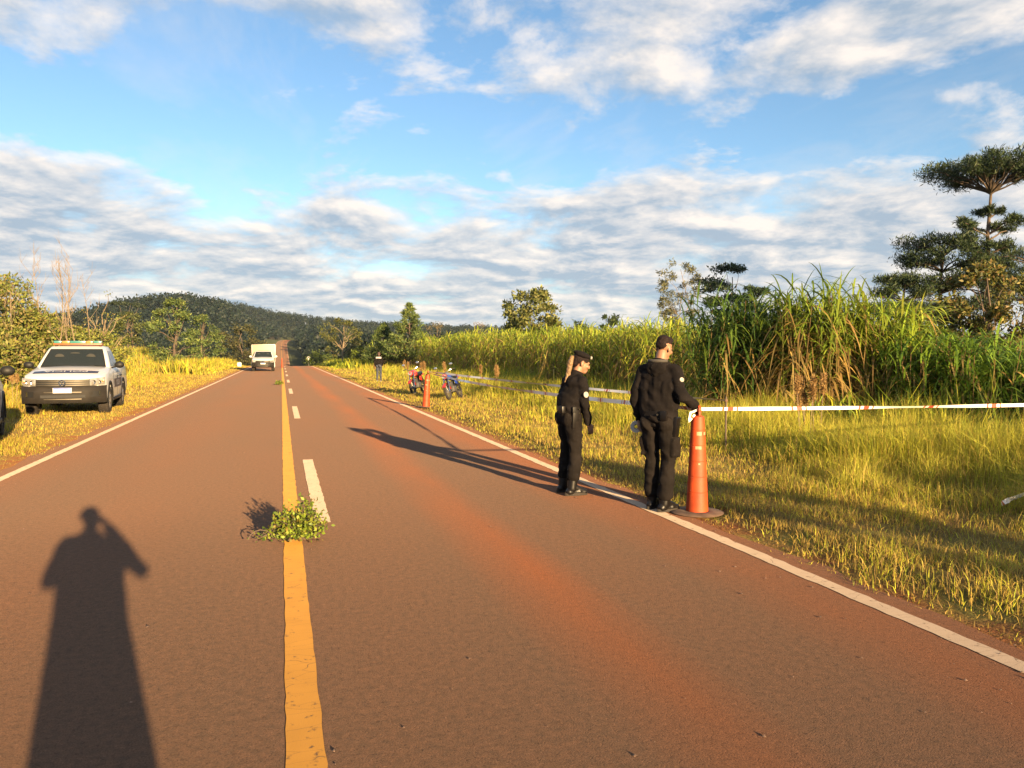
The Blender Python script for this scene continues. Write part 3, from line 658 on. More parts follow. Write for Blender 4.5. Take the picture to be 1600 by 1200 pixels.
for i, (px, zc, h, wd, lab) in enumerate(sh):
    broadleaf('bank_shrub', lab, at(px, zc), h, wd, OLIVE, [(4, 2, 3, 1), (3, 3, 2, 2), (2, 3, 3, 3)][i % 3], 0.17, 70+i, 48, 95, 0.04, 0.05, 'shrub', 0.2, group='shrubs on the left bank')
def sapling(px, zc, top_py, seed, label, crooked=0.3):
    rng = np.random.default_rng(seed); x, y = at(px, zc); z = float(terr(x, y)); H = hgt(top_py, zc) - z
    t = thing('bare_sapling', label, 'sapling', (x, y, z-0.05), 0, 'bare saplings on the left bank'); mb = MB()
    pts = [Vector((0, 0, 0))]; d = Vector((rng.normal()*0.10, rng.normal()*0.10, 1))
    for i in range(6): d += Vector((rng.normal(), rng.normal(), 0))*0.05; pts.append(pts[-1]+d.normalized()*H/6)
    mb.tube(pts, [0.032*(1-0.82*i/6) for i in range(7)], 6); mb.build('trunk', M_PALEBARK, t, fix=False)
    tw = MB()
    for k in range(9):
        i = rng.integers(2, 6); p = pts[i].lerp(pts[i+1], rng.random()); a = rng.random()*6.28; L = H*(0.14+0.2*rng.random())
        q = p+Vector((math.cos(a)*crooked, math.sin(a)*crooked, 0.8))*L; m = p.lerp(q, 0.5)+Vector((math.cos(a), math.sin(a), 0))*L*0.12
        tw.tube([p, m, q], [0.010, 0.007, 0.003], 4)
        for j in range(2):
            b = rng.random()*6.28; tw.tube([m, m+Vector((math.cos(b)*0.3, math.sin(b)*0.3, 0.5))*L*0.5], [0.008, 0.003], 3)
    tw.build('twigs', M_PALEBARK, t, fix=False)
for i, (px, tp) in enumerate(((18, 452), (32, 408), (47, 440), (62, 410), (78, 428), (86, 403), (97, 398), (108, 425), (118, 440), (130, 407), (147, 424), (40, 470), (66, 468), (10, 470))):
    sapling(px, 33+(i*7 % 9), tp, 200+i, ['thin bare sapling with upright twigs in the bank thicket', 'bare pale sapling stem rising over the bank shrubs'][i % 2])
def crooked_tree():
    rng = np.random.default_rng(300); x, y = at(160, 42); H = 4.6; tr = [(0, 0, 0), (0.1, 0, 1.4), (0.0, 0.1, 2.4), (0.2, 0, 3.4)]; lm = []
    for k in range(14):
        a = rng.random()*6.28; z = 1.2+2.0*rng.random(); lm.append(((0.05, 0, z), (math.cos(a)*(0.8+rng.random()), math.sin(a)*(0.8+rng.random()), z+0.7+rng.random()), 0.035))
    cl = [(b, (0.35, 0.35, 0.3), 14) for a, b, r in lm]
    make_tree('crooked_tree', 'nearly leafless crooked tree at the end of the bank thicket', 'tree', (x, y), tr, lm, cl, 0.12, OLIVE, (2, 3, 1, 4), 0.08, 300, M_PALEBARK)
crooked_tree()
# roadside trees just behind the camera; their shade falls across the near verge
broadleaf('roadside_tree', 'slender roadside tree behind the photographer on the cane side', (8.6, -9.5), 3.9, 1.6, [(0.08, 0.11, 0.02)], None, 0.14, 401, 34, 130, 0.45, 0.09, 'tree', 0.22)

for i, (x, y, h, lab) in enumerate(((16.6, -7.0, 4.6, 'tall leafy tree behind the photographer at the cane edge'), (17.6, -2.5, 4.0, 'leafy tree at the cane edge between two taller ones'), (17.8, 2.5, 4.2, 'broad leafy tree at the cane edge just out of view'), (18.6, 6.5, 4.0, 'leafy tree at the cane edge next to the lush grass'))):
    broadleaf('roadside_tree', lab, (x, y), h, 3.6, [(0.08, 0.11, 0.02), (0.06, 0.09, 0.02)], None, 0.2, 410+i, 34, 110, 0.12, 0.1, 'tree', 0.24, group='trees along the cane edge')

# ---------------------------------------------------------------- far forest
def forest():
    rng = np.random.default_rng(9); n = 21000
    Y = rng.uniform(125, 1000, n); X = np.where(rng.random(n) < 0.75, rng.uniform(-0.36, 0.30, n)*Y-rng.random(n)*10, rng.uniform(-1, 1, n)*(60+0.62*Y))
    d = np.abs(X - bend(Y)); k = ((d > 9.5 + 4*rng.random(n)) | (Y > 775)) & (X > -0.42*Y-30) & (X < 0.75*Y+30)
    k &= ~((X > 5) & (Y < 165)) & ~((X < 0) & (Y < 235))
    k &= rng.random(n) < np.where(Y < 300, 0.85, 0.75)
    X, Y = X[k], Y[k]; n = len(X); Z = terr(X, Y)
    H = (7.5+5.5*rng.random(n))*(0.65+0.35*sstep(150, 350, Y)); W = 4.5+4*rng.random(n); con = rng.random(n) < 0.3
    near = Y < 330; parts = []
    for sel, m, s in ((near, 110, 0.75), (~near, 40, 1.55)):
        q = np.where(sel)[0]; idx = np.repeat(q, m); r = rng.standard_normal((len(idx), 3)); r /= np.linalg.norm(r, axis=1, keepdims=True); r *= rng.random((len(idx), 1))**0.3
        t = (r[:, 2]+1)/2; shrink = np.where(con[idx], (1-t)*1.25+0.08, 1.0)
        P = np.stack([X[idx]+r[:, 0]*W[idx]/2*shrink, Y[idx]+r[:, 1]*W[idx]/2*shrink, Z[idx]+H[idx]*(0.28+0.72*t)], 1)
        pal = np.array([(0.010, 0.021, 0.017), (0.014, 0.026, 0.019), (0.008, 0.016, 0.015), (0.020, 0.031, 0.020)]); tc_ = pal[rng.integers(0, 4, len(X))]  # cloud shadow and haze on the hill painted in as darker leaf colours
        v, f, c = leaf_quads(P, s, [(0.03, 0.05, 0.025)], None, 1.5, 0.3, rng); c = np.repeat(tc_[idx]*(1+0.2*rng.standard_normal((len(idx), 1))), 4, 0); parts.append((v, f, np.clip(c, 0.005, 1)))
    A = np.stack([X, Y, Z], 1); B = A.copy(); B[:, 2] += H*0.6
    parts.append(sticks(A, B, 0.16, 0.08, np.tile(np.array([[0.04, 0.035, 0.028]]), (n, 1))))
    return merge(parts)
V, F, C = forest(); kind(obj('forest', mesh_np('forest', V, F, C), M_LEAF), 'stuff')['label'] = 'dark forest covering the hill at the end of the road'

# ---------------------------------------------------------------- object materials
M_BODYWHITE = plain('white_car_paint', (0.50, 0.50, 0.49), 0.35, var=0.05, scale=3, coat=0.3)
M_BLACKPLASTIC = plain('black_plastic', (0.010, 0.010, 0.010), 0.55, spec=0.3, var=0.2)
M_DUSTYBLACK = plain('dusty_black_bumper', (0.014, 0.012, 0.0105), 0.65, spec=0.25, var=0.35, scale=4)
M_RUBBER = plain('tyre_rubber', (0.020, 0.016, 0.013), 0.85, var=0.3, bump=0.3)
M_RIM = plain('grey_steel_rim', (0.25, 0.24, 0.23), 0.4, 0.6)
M_CHROME = plain('chrome', (0.45, 0.44, 0.43), 0.18, 1.0, var=0.03)
M_NAVY = plain('navy_vinyl', (0.012, 0.016, 0.045), 0.4)
M_LETTER = plain('white_vinyl', (0.5, 0.5, 0.5), 0.5)
M_PLATE = plain('plate_white', (0.42, 0.43, 0.45), 0.5)
M_BLUE = plain('plate_blue', (0.03, 0.08, 0.35), 0.5)
M_AMBER = plain('amber_lens', (0.34, 0.17, 0.05), 0.2)
M_TEAL = plain('teal_lens', (0.045, 0.17, 0.155), 0.2)
M_REDBASE = plain('orange_red_base', (0.35, 0.07, 0.02), 0.4)
M_INTERIOR = plain('dark_interior', (0.03, 0.03, 0.03), 0.9)
M_CREAM = plain('cream_box_panel', (0.24, 0.205, 0.14), 0.5, var=0.06, scale=2)
def glassmat(name, c, alpha, spec=0.3):
    m, nt, b = principled(name); b.inputs['Base Color'].default_value = (*c, 1); b.inputs['Roughness'].default_value = 0.04
    b.inputs['Specular IOR Level'].default_value = spec; b.inputs['Alpha'].default_value = alpha; return m
M_GLASS = glassmat('car_glass', (0.02, 0.025, 0.025), 0.72)
M_LAMPGLASS = glassmat('lamp_glass', (0.6, 0.6, 0.6), 0.35)

# ---------------------------------------------------------------- pickup trucks (local: forward +y, right +x)
ST = [  # y, bottom half width, widest half width, bottom z, mid z, edge z, top half width, top z, crown
    (2.56, .42, .58, .46, .70, .92, .52, .975, .02), (2.48, .68, .78, .40, .70, .97, .66, 1.02, .03), (2.34, .84, .92, .36, .70, 1.02, .76, 1.065, .04), (2.15, .90, .96, .34, .70, 1.06, .80, 1.11, .045),
    (1.60, .92, .97, .33, .70, 1.12, .82, 1.20, .045), (1.05, .93, .97, .33, .70, 1.16, .84, 1.255, .03), (0.90, .93, .97, .33, .70, 1.17, .90, 1.225, .0),
    (-0.95, .93, .97, .33, .70, 1.18, .90, 1.225, .0), (-1.02, .93, .97, .36, .70, 1.19, .91, 1.235, .0), (-2.52, .93, .97, .42, .70, 1.20, .91, 1.245, .0), (-2.60, .90, .94, .48, .70, 1.18, .88, 1.22, .0)]
def st_at(y):
    ys = [s[0] for s in ST][::-1]; return [float(np.interp(y, ys, [s[k] for s in ST][::-1])) for k in range(1, 9)]
def hood_z(x, y):
    wb, wm, zb, zm, ze, wt, zt, c = st_at(y); return zt + c*(1-(x/wt)**2)
def front_y(x): return 2.66 - 0.30*(abs(x)/0.97)**2.6
def patch(xs, z0, z1, lift=0.0, thick=0.06, rows=4, zoff=None, inset=0.0):
    """panel bent round the nose between two heights"""
    mb = MB(); P = []
    for i in range(rows):
        s = i/(rows-1); b = inset*(2*s-1)**4
        P.append([(x, front_y(x)+lift-b-0.06*max(0, (z0+(z1-z0)*s)-0.75), z0+(z1-z0)*s+(zoff(x) if zoff else 0)) for x in xs])
    back = [[(p[0]*0.99, p[1]-thick, p[2]) for p in r] for r in P]
    n = len(xs); V = [p for r in P for p in r]+[p for r in back for p in r]; o = rows*n; F = []
    for i in range(rows-1):
        for j in range(n-1):
            F.append((i*n+j, i*n+j+1, (i+1)*n+j+1, (i+1)*n+j)); F.append((o+i*n+j, o+(i+1)*n+j, o+(i+1)*n+j+1, o+i*n+j+1))
    for j in range(n-1):
        F.append((j, o+j, o+j+1, j+1)); r = (rows-1)*n; F.append((r+j, r+j+1, o+r+j+1, o+r+j))
    for i in range(rows-1):
        F.append((i*n, (i+1)*n, o+(i+1)*n, o+i*n)); e = n-1; F.append((i*n+e, o+i*n+e, o+(i+1)*n+e, (i+1)*n+e))
    return mb.add(V, F)
def text_mesh(body, size):
    cu = bpy.data.curves.new('txt', 'FONT'); cu.body = body; cu.size = size; cu.align_x = 'CENTER'; cu.align_y = 'CENTER'; cu.extrude = 0
    o = bpy.data.objects.new('txt', cu); COL.objects.link(o); dg = bpy.context.evaluated_depsgraph_get(); dg.update()
    me = bpy.data.meshes.new_from_object(o.evaluated_get(dg)); bpy.data.objects.remove(o); return me
def wheel(parent, x, y, r=0.385, w=0.26):
    s = 1 if x > 0 else -1
    M = Matrix.Translation((x, y, r)) @ Matrix.Rotation(rad(90*s), 4, 'Y')
    e = bpy.data.objects.new('wheel', None); COL.objects.link(e); e.parent = parent
    mb = MB(); mb.lathe([(r*0.66, -w/2), (r*0.9, -w/2), (r*0.985, -w*0.40), (r, -w*0.2), (r, w*0.2), (r*0.985, w*0.40), (r*0.9, w/2), (r*0.66, w/2)], 30, M, closed=True)
    for k in range(30):       # tread blocks
        a = 2*math.pi*k/30
        for q in (-0.3, 0.0, 0.3):
            R = M.to_3x3() @ Matrix.Rotation(a, 3, 'Z'); mb.box(M @ Vector((r*1.0*math.cos(a+q*0.2), r*1.0*math.sin(a+q*0.2), q*w)), (0.018, 0.05, w*0.24), R)
    mb.build('tyre', M_RUBBER, e, ang=40, fix=False)
    mb = MB(); mb.lathe([(0.02, w*0.30), (r*0.20, w*0.34), (r*0.24, w*0.22), (r*0.56, w*0.28), (r*0.68, w*0.44), (r*0.68, -w*0.4), (r*0.5, -w*0.3), (0.02, -w*0.3)], 26, M)
    for k in range(6):
        a = 2*math.pi*k/6; mb.tube([M @ Vector((r*0.18*math.cos(a), r*0.18*math.sin(a), w*0.33)), M @ Vector((r*0.62*math.cos(a), r*0.62*math.sin(a), w*0.36))], 0.028, 6)
    mb.build('rim', M_RIM, e)
def emblem(parent, y, z, r):
    mb = MB(); M = Matrix.Translation((0, y, z)) @ Matrix.Rotation(rad(90), 4, 'X')
    ring = [(r*0.86+0.008*math.cos(a), 0.008*math.sin(a)) for a in np.linspace(0, 2*math.pi, 7)[:-1]]
    mb.lathe([(r*0.92+r*0.08*math.cos(a), r*0.08*math.sin(a)) for a in np.linspace(0, 2*math.pi, 9)[:-1]], 28, M, closed=True)
    def bar(a, b): mb.tube([(a[0]*r, y+0.004, z+a[1]*r), (b[0]*r, y+0.004, z+b[1]*r)], r*0.085, 6)
    bar((-.36, .80), (-.02, .10)); bar((.36, .80), (.02, .10))                                   # V
    bar((-.80, .35), (-.36, -.72)); bar((-.36, -.72), (0, -.02)); bar((0, -.02), (.36, -.72)); bar((.36, -.72), (.80, .35))   # W
    return mb.build('emblem', M_CHROME, parent, fix=False)
def pickup(name, label, loc, rz, style):
    t = thing(name, label, 'pickup truck' if style != 'box' else 'truck', loc, rz)
    # body shell with wheel arches cut out
    mb = MB(); rows = []
    for (y, wb, wm, zb, zm, ze, wt, zt, c) in ST:
        if style == 'box' and y < -0.9: zt = ze = min(zt, 0.80); ze -= .05; zm = .6
        half = [(wb, zb), (wm*0.985, zb+(zm-zb)*0.35), (wm, zm), (wm*0.985, zm+(ze-zm)*0.6), (wm*0.955, ze), (wt, zt), (wt*0.66, zt+c*0.56), (wt*0.33, zt+c*0.89), (0, zt+c)]
        rows.append([(x, y, z) for x, z in half] + [(-x, y, z) for x, z in half[::-1][1:]])
    n = len(rows[0]); V = [p for r in rows for p in r]; F = []
    for i in range(len(rows)-1):
        for j in range(n): F.append((i*n+j, i*n+(j+1) % n, (i+1)*n+(j+1) % n, (i+1)*n+j))
    F.append(tuple(range(n-1, -1, -1))); F.append(tuple((len(rows)-1)*n+j for j in range(n)))
    me = mb.add(V, F).mesh('body', False)
    WY = (1.66, -1.44); cut = MB()
    for wy in WY:
        for s in (-1, 1): cut.lathe([(0.46, 0.55), (0.46, 1.2)], 28, Matrix.Translation((0, wy, 0.40)) @ Matrix.Rotation(rad(90*s), 4, 'Y'))
    co = bpy.data.objects.new('cut', cut.mesh('cut', False)); COL.objects.link(co)
    me = evaluated(me, [('BOOLEAN', dict(object=co, operation='DIFFERENCE', solver='EXACT')), ('BEVEL', dict(width=0.012, segments=2, limit_method='ANGLE', angle_limit=rad(40)))])
    bpy.data.objects.remove(co)
    me.polygons.foreach_set('use_smooth', [True]*len(me.polygons)); me.set_sharp_from_angle(angle=rad(40))
    obj('body', me, M_BODYWHITE, t)
    # cab
    yr0 = -0.98 if style != 'box' else -0.30
    def ring(z, yf, yb, hw, r=0.10):
        pts = []
        for cx, cy, a0 in ((hw-r, yf-r, 0), (-hw+r, yf-r, 90), (-hw+r, yb+r, 180), (hw-r, yb+r, 270)):
            for k in range(5): a = rad(a0+k*22.5); pts.append((cx+r*math.cos(a), cy+r*math.sin(a), z))
        return pts
    R = [ring(1.15, 1.03, yr0, .90), ring(1.22, 1.00, yr0, .895), ring(1.52, 0.60, yr0+0.06, .80), ring(1.74, 0.30, yr0+0.12, .715), ring(1.815, 0.16, yr0+0.18, .66), ring(1.85, -0.02, yr0+0.30, .52), ring(1.86, -0.2, yr0+0.45, .30)]
    n = 20; V = [p for r in R for p in r]; F = [(i*n+j, i*n+(j+1) % n, (i+1)*n+(j+1) % n, (i+1)*n+j) for i in range(len(R)-1) for j in range(n)]
    F += [tuple(range(n-1, -1, -1)), tuple((len(R)-1)*n+j for j in range(n))]
    MB().add(V, F).build('cab', M_BODYWHITE, t, ang=50)
    def cabx(z): return float(np.interp(z, [1.22, 1.52, 1.74], [.895, .80, .715]))
    def caby(z): return float(np.interp(z, [1.22, 1.52, 1.74], [1.00, 0.60, 0.30]))
    # windscreen: dark frame then glass, bowed forward in the middle
    def screen(x0, x1, z0, z1, lift, nm, mat):
        P = [[(x*cabx(z)/0.895, caby(z)+lift+0.03*(1-(x/.8)**2), z+lift*0.6) for x in np.linspace(x0, x1, 9)] for z in np.linspace(z0, z1, 5)]
        Q = [[(p[0], p[1]-0.014, p[2]-0.012) for p in r] for r in P]
        mb = MB().grid(P); mb.grid(Q)
        for a, b in ((P[0], Q[0]), (P[-1], Q[-1]), ([r[0] for r in P], [r[0] for r in Q]), ([r[-1] for r in P], [r[-1] for r in Q])): mb.grid([a, b])
        return mb.build(nm, mat, t, ang=60)
    f = screen(-.80, .80, 1.25, 1.745, 0.012, 'windscreen_seal', M_BLACKPLASTIC)
    screen(-.765, .765, 1.28, 1.72, 0.020, 'windscreen', M_WINDSCREEN)
    # dash, seats and mirror seen behind the glass, set into the dark screen surround
    for sx in (-.38, .38):
        hr = MB(); zc_ = 1.52; hr.ell((sx, caby(zc_)+0.028, zc_), (0.12, 0.010, 0.10)); hr.build('headrest', M_SEAT, t)
    MB().ell((0.02, caby(1.62)+0.05, 1.63), (0.12, 0.008, 0.03)).build('rear_view_mirror', M_SEAT, t)
    P_ = [[(xx*cabx(z)/0.895, caby(z)+0.0165+0.03*(1-(xx/.8)**2), z+0.0105) for xx in np.linspace(-.74, .74, 9)] for z in (1.285, 1.31, 1.335)]
    MB().grid(P_).build('dashboard', M_SEAT, t)
    mb = MB()
    mb.tube([(-.5, caby(1.29)+.045, 1.29), (0, caby(1.30)+0.062, 1.295)], 0.008, 5).tube([(.05, caby(1.29)+.062, 1.29), (.55, caby(1.30)+0.045, 1.295)], 0.008, 5)
    mb.build('wiper', M_BLACKPLASTIC, t)
    for s in (-1, 1):
        def side(y0, y1, z0, z1, nm):
            P = []
            for z in np.linspace(z0, z1, 4):
                f0 = min(y0, caby(z)-0.16) if nm == 'front_window' else y0
                P.append([(s*(cabx(z)+0.006), y, z) for y in np.linspace(f0, y1, 4)])
            Q = [[(p[0]-s*0.02, p[1], p[2]) for p in r] for r in P]
            m = MB().grid(P); m.grid(Q); m.build(nm, M_GLASS_SIDE, t)
        side(0.80, 0.02, 1.27, 1.70, 'front_window')
        if style != 'box': side(-0.06, -0.74, 1.27, 1.70, 'rear_window')
        # mirror
        m = MB(); m.ell((s*1.10, 0.74, 1.31), (0.125, 0.075, 0.095)); m.tube([(s*.90, .72, 1.23), (s*1.06, .74, 1.27)], 0.025, 6); m.build('mirror', M_BLACKPLASTIC if style != 'box' else M_BODYWHITE, t)
        # door shut lines, handle, side stripe
        for y in ((0.95, 0.0, -0.93) if style != 'box' else (0.95, -0.22)): MB().box((s*0.969, y, 0.80), (0.006, 0.012, 0.70)).build('door_gap', M_BLACKPLASTIC, t)
        for y in ((0.12, -0.80) if style != 'box' else (0.0,)): MB().box((s*0.985, y, 0.985), (0.03, 0.17, 0.035), bev=0.01).build('door_handle', M_BLACKPLASTIC, t)
        MB().box((s*0.95, 0.05, 0.37), (0.06, 2.1, 0.08), bev=0.02).build('sill', M_BLACKPLASTIC, t)
        for wy in WY:   # arch lip
            arc = [(s*0.962, wy+0.475*math.cos(a), 0.40+0.475*math.sin(a)) for a in np.linspace(rad(-8), rad(188), 15)]
            MB().tube(arc, 0.028, 6).build('arch_lip', M_BLACKPLASTIC if style != 'box' else M_BODYWHITE, t)
        if style == 'police':
            MB().box((s*0.973, 0.0, 0.80), (0.008, 1.75, 0.24)).build('side_band', M_NAVY, t)
            tm = text_mesh('POLICIA', 0.21); 
            for v in tm.vertices: v.co = (s*0.981, s*v.co.x+0.0, 0.80+v.co.y)
            obj('side_lettering', tm, M_LETTER, t)
    for wy in WY:
        for s in (-1, 1): wheel(t, s*0.83, wy)
    # chassis so that nothing is see-through underneath
    MB().box((0, 0.05, 0.42), (1.1, 4.6, 0.16), bev=0.03).build('chassis', M_INTERIOR, t)
    # nose
    xs = np.linspace(-.955, .955, 23)
    bump = M_DUSTYBLACK
    bp = patch(xs, 0.36, 0.80, 0.035, 0.20, 6, inset=0.05).build('bumper', bump, t)
    patch(np.linspace(-.50, .50, 11), 0.50, 0.57, 0.045, 0.04, 3).build('air_intake', M_INTERIOR, bp)
    for z in (0.455, 0.63):
        patch(np.linspace(-.42, .42, 9), z, z+0.02, 0.05, 0.03, 3).build('intake_slat', M_DARKCHROME, bp)
    for s in (-1, 1):
        patch(np.linspace(s*.66, s*.84, 5), 0.52, 0.66, 0.043, 0.03, 3).build('fog_lamp_bezel', M_BLACKPLASTIC, bp)
        patch(np.linspace(s*.80, s*.835, 3), 0.53, 0.65, 0.052, 0.03, 3).build('fog_lamp_trim', M_CHROME, bp)
    g = patch(np.linspace(-.60, .60, 13), 0.795, 0.965, 0.030, 0.08, 4).build('grille', M_BLACKPLASTIC, t)
    for z in (0.812, 0.862, 0.915, 0.948):
        patch(np.linspace(-.585, .585, 13), z, z+0.012, 0.040, 0.03, 3).build('grille_slat', M_DARKCHROME, g)
    emblem(g, 2.735, 0.875, 0.085)
    for s in (-1, 1):
        h = patch(np.linspace(s*.585, s*.93, 8), 0.795, 0.975, 0.028, 0.10, 6, zoff=lambda x: 0.035*(abs(x)-.58)/.35, inset=0.02).build('headlight', M_LAMPBODY, t)
        for cx, r in ((.68, .058), (.80, .052)):
            MB().lathe([(r*0.2, -0.02), (r*0.8, -0.01), (r, 0.012), (r*1.08, 0.012), (r*1.08, -0.02)], 18, Matrix.Translation((s*cx, front_y(cx)+0.028, 0.89)) @ Matrix.Rotation(rad(-90), 4, 'X')).build('reflector', M_CHROME, h)
        MB().box((s*.885, front_y(.885)+0.035, 0.92), (0.045, 0.03, 0.06), bev=0.01).build('indicator', M_AMBER, h)
    MB().box((0, 2.722, 0.69), (0.42, 0.012, 0.135), bev=0.003).build('licence_plate', M_PLATE, t)
    MB().box((0, 2.730, 0.742), (0.40, 0.006, 0.026)).build('plate_band', M_BLUE, t)
    MB().box((0, 0, 0)if False else (0, 1.06, 1.262), (1.5, 0.16, 0.02), bev=0.005).build('cowl_grille', M_BLACKPLASTIC, t)
    if style == 'police':
        P = [[(x, y, hood_z(x, y)+0.006) for x in np.linspace(-.74, .74, 13)] for y in np.linspace(1.98, 2.30, 5)]
        for j, row in enumerate(P): P[j] = [(x, y-0.10*(abs(x)/.74)**2*(1 if j else 0.3), hood_z(x, y-0.10*(abs(x)/.74)**2*(1 if j else 0.3))+0.006) for x, y, z in row]
        MB().grid(P).build('hood_band', M_NAVY, t)
        tm = text_mesh('POLICIA', 0.30)
        for v in tm.vertices:     # mirror writing, read in a driver's mirror ahead
            x, y = v.co.x*0.92, 2.13-0.10*(v.co.x/.74)**2+v.co.y*0.75; v.co = (x, y, hood_z(x, y)+0.012)
        obj('hood_lettering', tm, M_LETTER, t)
        lb = MB().box((0, 0.02, 1.885), (1.22, 0.30, 0.05), bev=0.02).build('light_bar_base', M_REDBASE, t)
        xs_ = [(-.60, -.38, M_TEAL), (-.38, -.20, M_AMBER), (-.20, .20, M_TEAL), (.20, .40, M_AMBER), (.40, .60, M_TEAL)]
        for a, b, m in xs_: MB().box(((a+b)/2, 0.02, 1.945), (b-a-0.006, 0.27, 0.075), bev=0.022).build('light_bar_lens', m, lb)
        for s in (-1, 1): MB().box((s*.55, 0.02, 1.86), (0.05, 0.2, 0.07), bev=0.01).build('light_bar_foot', M_BLACKPLASTIC, lb)
    if style != 'box':
        MB().box((0, -1.77, 1.265), (1.62, 1.42, 0.03), bev=0.01).build('bed_cover', M_BLACKPLASTIC, t)
        MB().box((0, -2.66, 0.52), (1.7, 0.14, 0.16), bev=0.04).build('rear_bumper', M_BLACKPLASTIC, t)
        for s in (-1, 1): MB().box((s*.86, -2.585, 0.98), (0.15, 0.06, 0.30), bev=0.02).build('tail_light', M_REDBASE, t)
        for s in (-1, 1): MB().tube([(s*.62, -.95, 1.74), (s*.66, -1.05, 1.68), (s*.74, -1.5, 1.28)], 0.03, 6).build('roll_bar', M_BLACKPLASTIC, t)
    else:
        bx = MB().box((0, -1.72, 1.60), (2.04, 2.75, 1.58), bev=0.03).build('cargo_box', M_CREAM, t)
        for s in (-1, 1):
            for y in (-.36, -3.08): MB().box((s*1.015, y, 1.60), (0.03, 0.05, 1.6), bev=0.005).build('corner_trim', M_RIM, bx)
        MB().box((0, -0.33, 2.40), (2.06, 0.05, 0.04), bev=0.005).build('roof_trim', M_RIM, bx)
    return t
M_SEAT = plain('grey_seat_cloth', (0.018, 0.019, 0.018), 0.8)
M_DARKCHROME = plain('dull_chrome', (0.08, 0.07, 0.055), 0.45, 0.6, var=0.1)
M_LAMPBODY = plain('headlight_lens', (0.30, 0.29, 0.27), 0.12, 0.4, var=0.35, scale=14)
M_WINDSCREEN = glassmat('windscreen_glass', (0.02, 0.026, 0.027), 0.75, 0.22)
M_GLASS_SIDE = glassmat('side_glass', (0.02, 0.025, 0.025), 0.85)

x, y = at(124, 21.9)
pickup('police_pickup', 'white police pickup with light bar parked on the golden verge facing the camera', (x, y, float(terr(x, y))+0.0), rad(180+4.5), 'police')
pickup('white_pickup', 'plain white pickup nose mostly out of view beside the police pickup', (-5.84, 15.6, float(terr(-5.84, 15.6))), rad(13.5), 'plain')
x, y = at(412, 70.5)
pickup('box_truck', 'white light truck with cream cargo box driving in the left lane', (x-0.0, y, float(prof(y))), rad(180), 'box')

# ---------------------------------------------------------------- tall cones and barrier tape
M_CONE = plain('orange_plastic', (0.36, 0.045, 0.006), 0.6, var=0.28, scale=7, bump=0.12)
M_CONEBASE = plain('dusty_rubber_base', (0.12, 0.072, 0.045), 0.95, var=0.4)
M_REFLECT = plain('worn_reflective_patch', (0.42, 0.22, 0.12), 0.5, var=0.3, scale=20)
def tall_cone(label, x, y, z, tilt=0.0, worn=True, group=None):
    t = thing('traffic_cone', label, 'cone', (x, y, z), 0, group); t.rotation_euler = (0, rad(tilt), 0)
    bd = MB(); pr = [(0.110, 0.02), (0.108, 0.06)]
    for k in range(1, 6):    # moulded rings
        zz = 0.06+k*0.155; r = 0.108-0.042*(zz-0.06)/0.9; pr += [(r, zz-0.006), (r-0.0025, zz-0.003), (r-0.0025, zz), (r-0.0005, zz+0.003)]
    pr += [(0.065, 0.935), (0.061, 0.965), (0.045, 0.975)]
    bd.lathe(pr, 28).build('cone_body', M_CONE, t, ang=30)
    tp = MB(); tp.box((0, 0, 1.0), (0.028, 0.085, 0.07), bev=0.01)
    tp.lathe([(0.024, -0.014), (0.046, -0.014), (0.046, 0.014), (0.024, 0.014)], 18, Matrix.Translation((0, 0, 1.035)) @ Matrix.Rotation(rad(90), 4, 'Y'), closed=True)
    tp.build('handle', M_CONE, t)
    b = MB(); b.lathe([(0.10, 0.0), (0.255, 0.0), (0.262, 0.006), (0.25, 0.014), (0.13, 0.022), (0.12, 0.018)], 32); b.build('base', M_CONEBASE, t)
    if worn:
        for (a, zz, wd, hh) in ((-1.9, 0.80, 0.05, 0.035), (-1.0, 0.80, 0.04, 0.03), (-2.0, 0.66, 0.06, 0.03), (-1.9, 0.50, 0.02, 0.015)):
            r = 0.108-0.042*(zz-0.06)/0.9+0.0015; P = [[(r*math.cos(a+q), r*math.sin(a+q), zz+h) for q in np.linspace(-wd/2/r, wd/2/r, 5)] for h in (-hh/2, hh/2)]
            MB().grid(P).build('reflective_patch', M_REFLECT, t)
    return t
CN = (3.98, 6.80); CF = (4.06, 22.4); CP = (10.2, 6.0)
def gz(x, y): return float(terr(x, y))
tall_cone('tall orange cone on a round base beside the officer at the tape', *CN, 0.003)
cf = tall_cone('tall orange cone on the verge beside the motorcycles', *CF, 0.012, 4)
tall_cone('orange cone at the cane side end of the tape', *CP, gz(*CP), 0, False)
for k, zc in enumerate((85, 92, 100, 108)):
    x = 0.07; yy = zc/cy_; tall_cone('orange cone standing on the yellow centre line behind the truck', x, yy, float(prof(yy))+0.006, 0, False, 'cones along the centre line')
def tapemat():
    m, nt, b = principled('red_white_tape'); L = nt.links; N = nt.nodes
    u = N.new('ShaderNodeUVMap'); s = N.new('ShaderNodeSeparateXYZ'); L.new(u.outputs[0], s.inputs[0])
    f = N.new('ShaderNodeMath'); f.operation = 'FRACT'; L.new(s.outputs[0], f.inputs[0])
    r = N.new('ShaderNodeValToRGB'); L.new(f.outputs[0], r.inputs[0]); cr = r.color_ramp; cr.interpolation = 'CONSTANT'
    W = (0.80, 0.76, 0.70, 1); R = (0.45, 0.07, 0.05, 1)
    for p, c in ((0.0, W), (0.34, R), (0.37, W), (0.42, R), (0.50, W), (0.55, R), (0.57, W)):
        e = cr.elements[0] if p == 0 else cr.elements.new(p); e.position = p; e.color = c
    cr.elements[-1].color = W
    L.new(r.outputs[0], b.inputs['Base Color']); b.inputs['Roughness'].default_value = 0.35; return m
M_TAPE = tapemat()
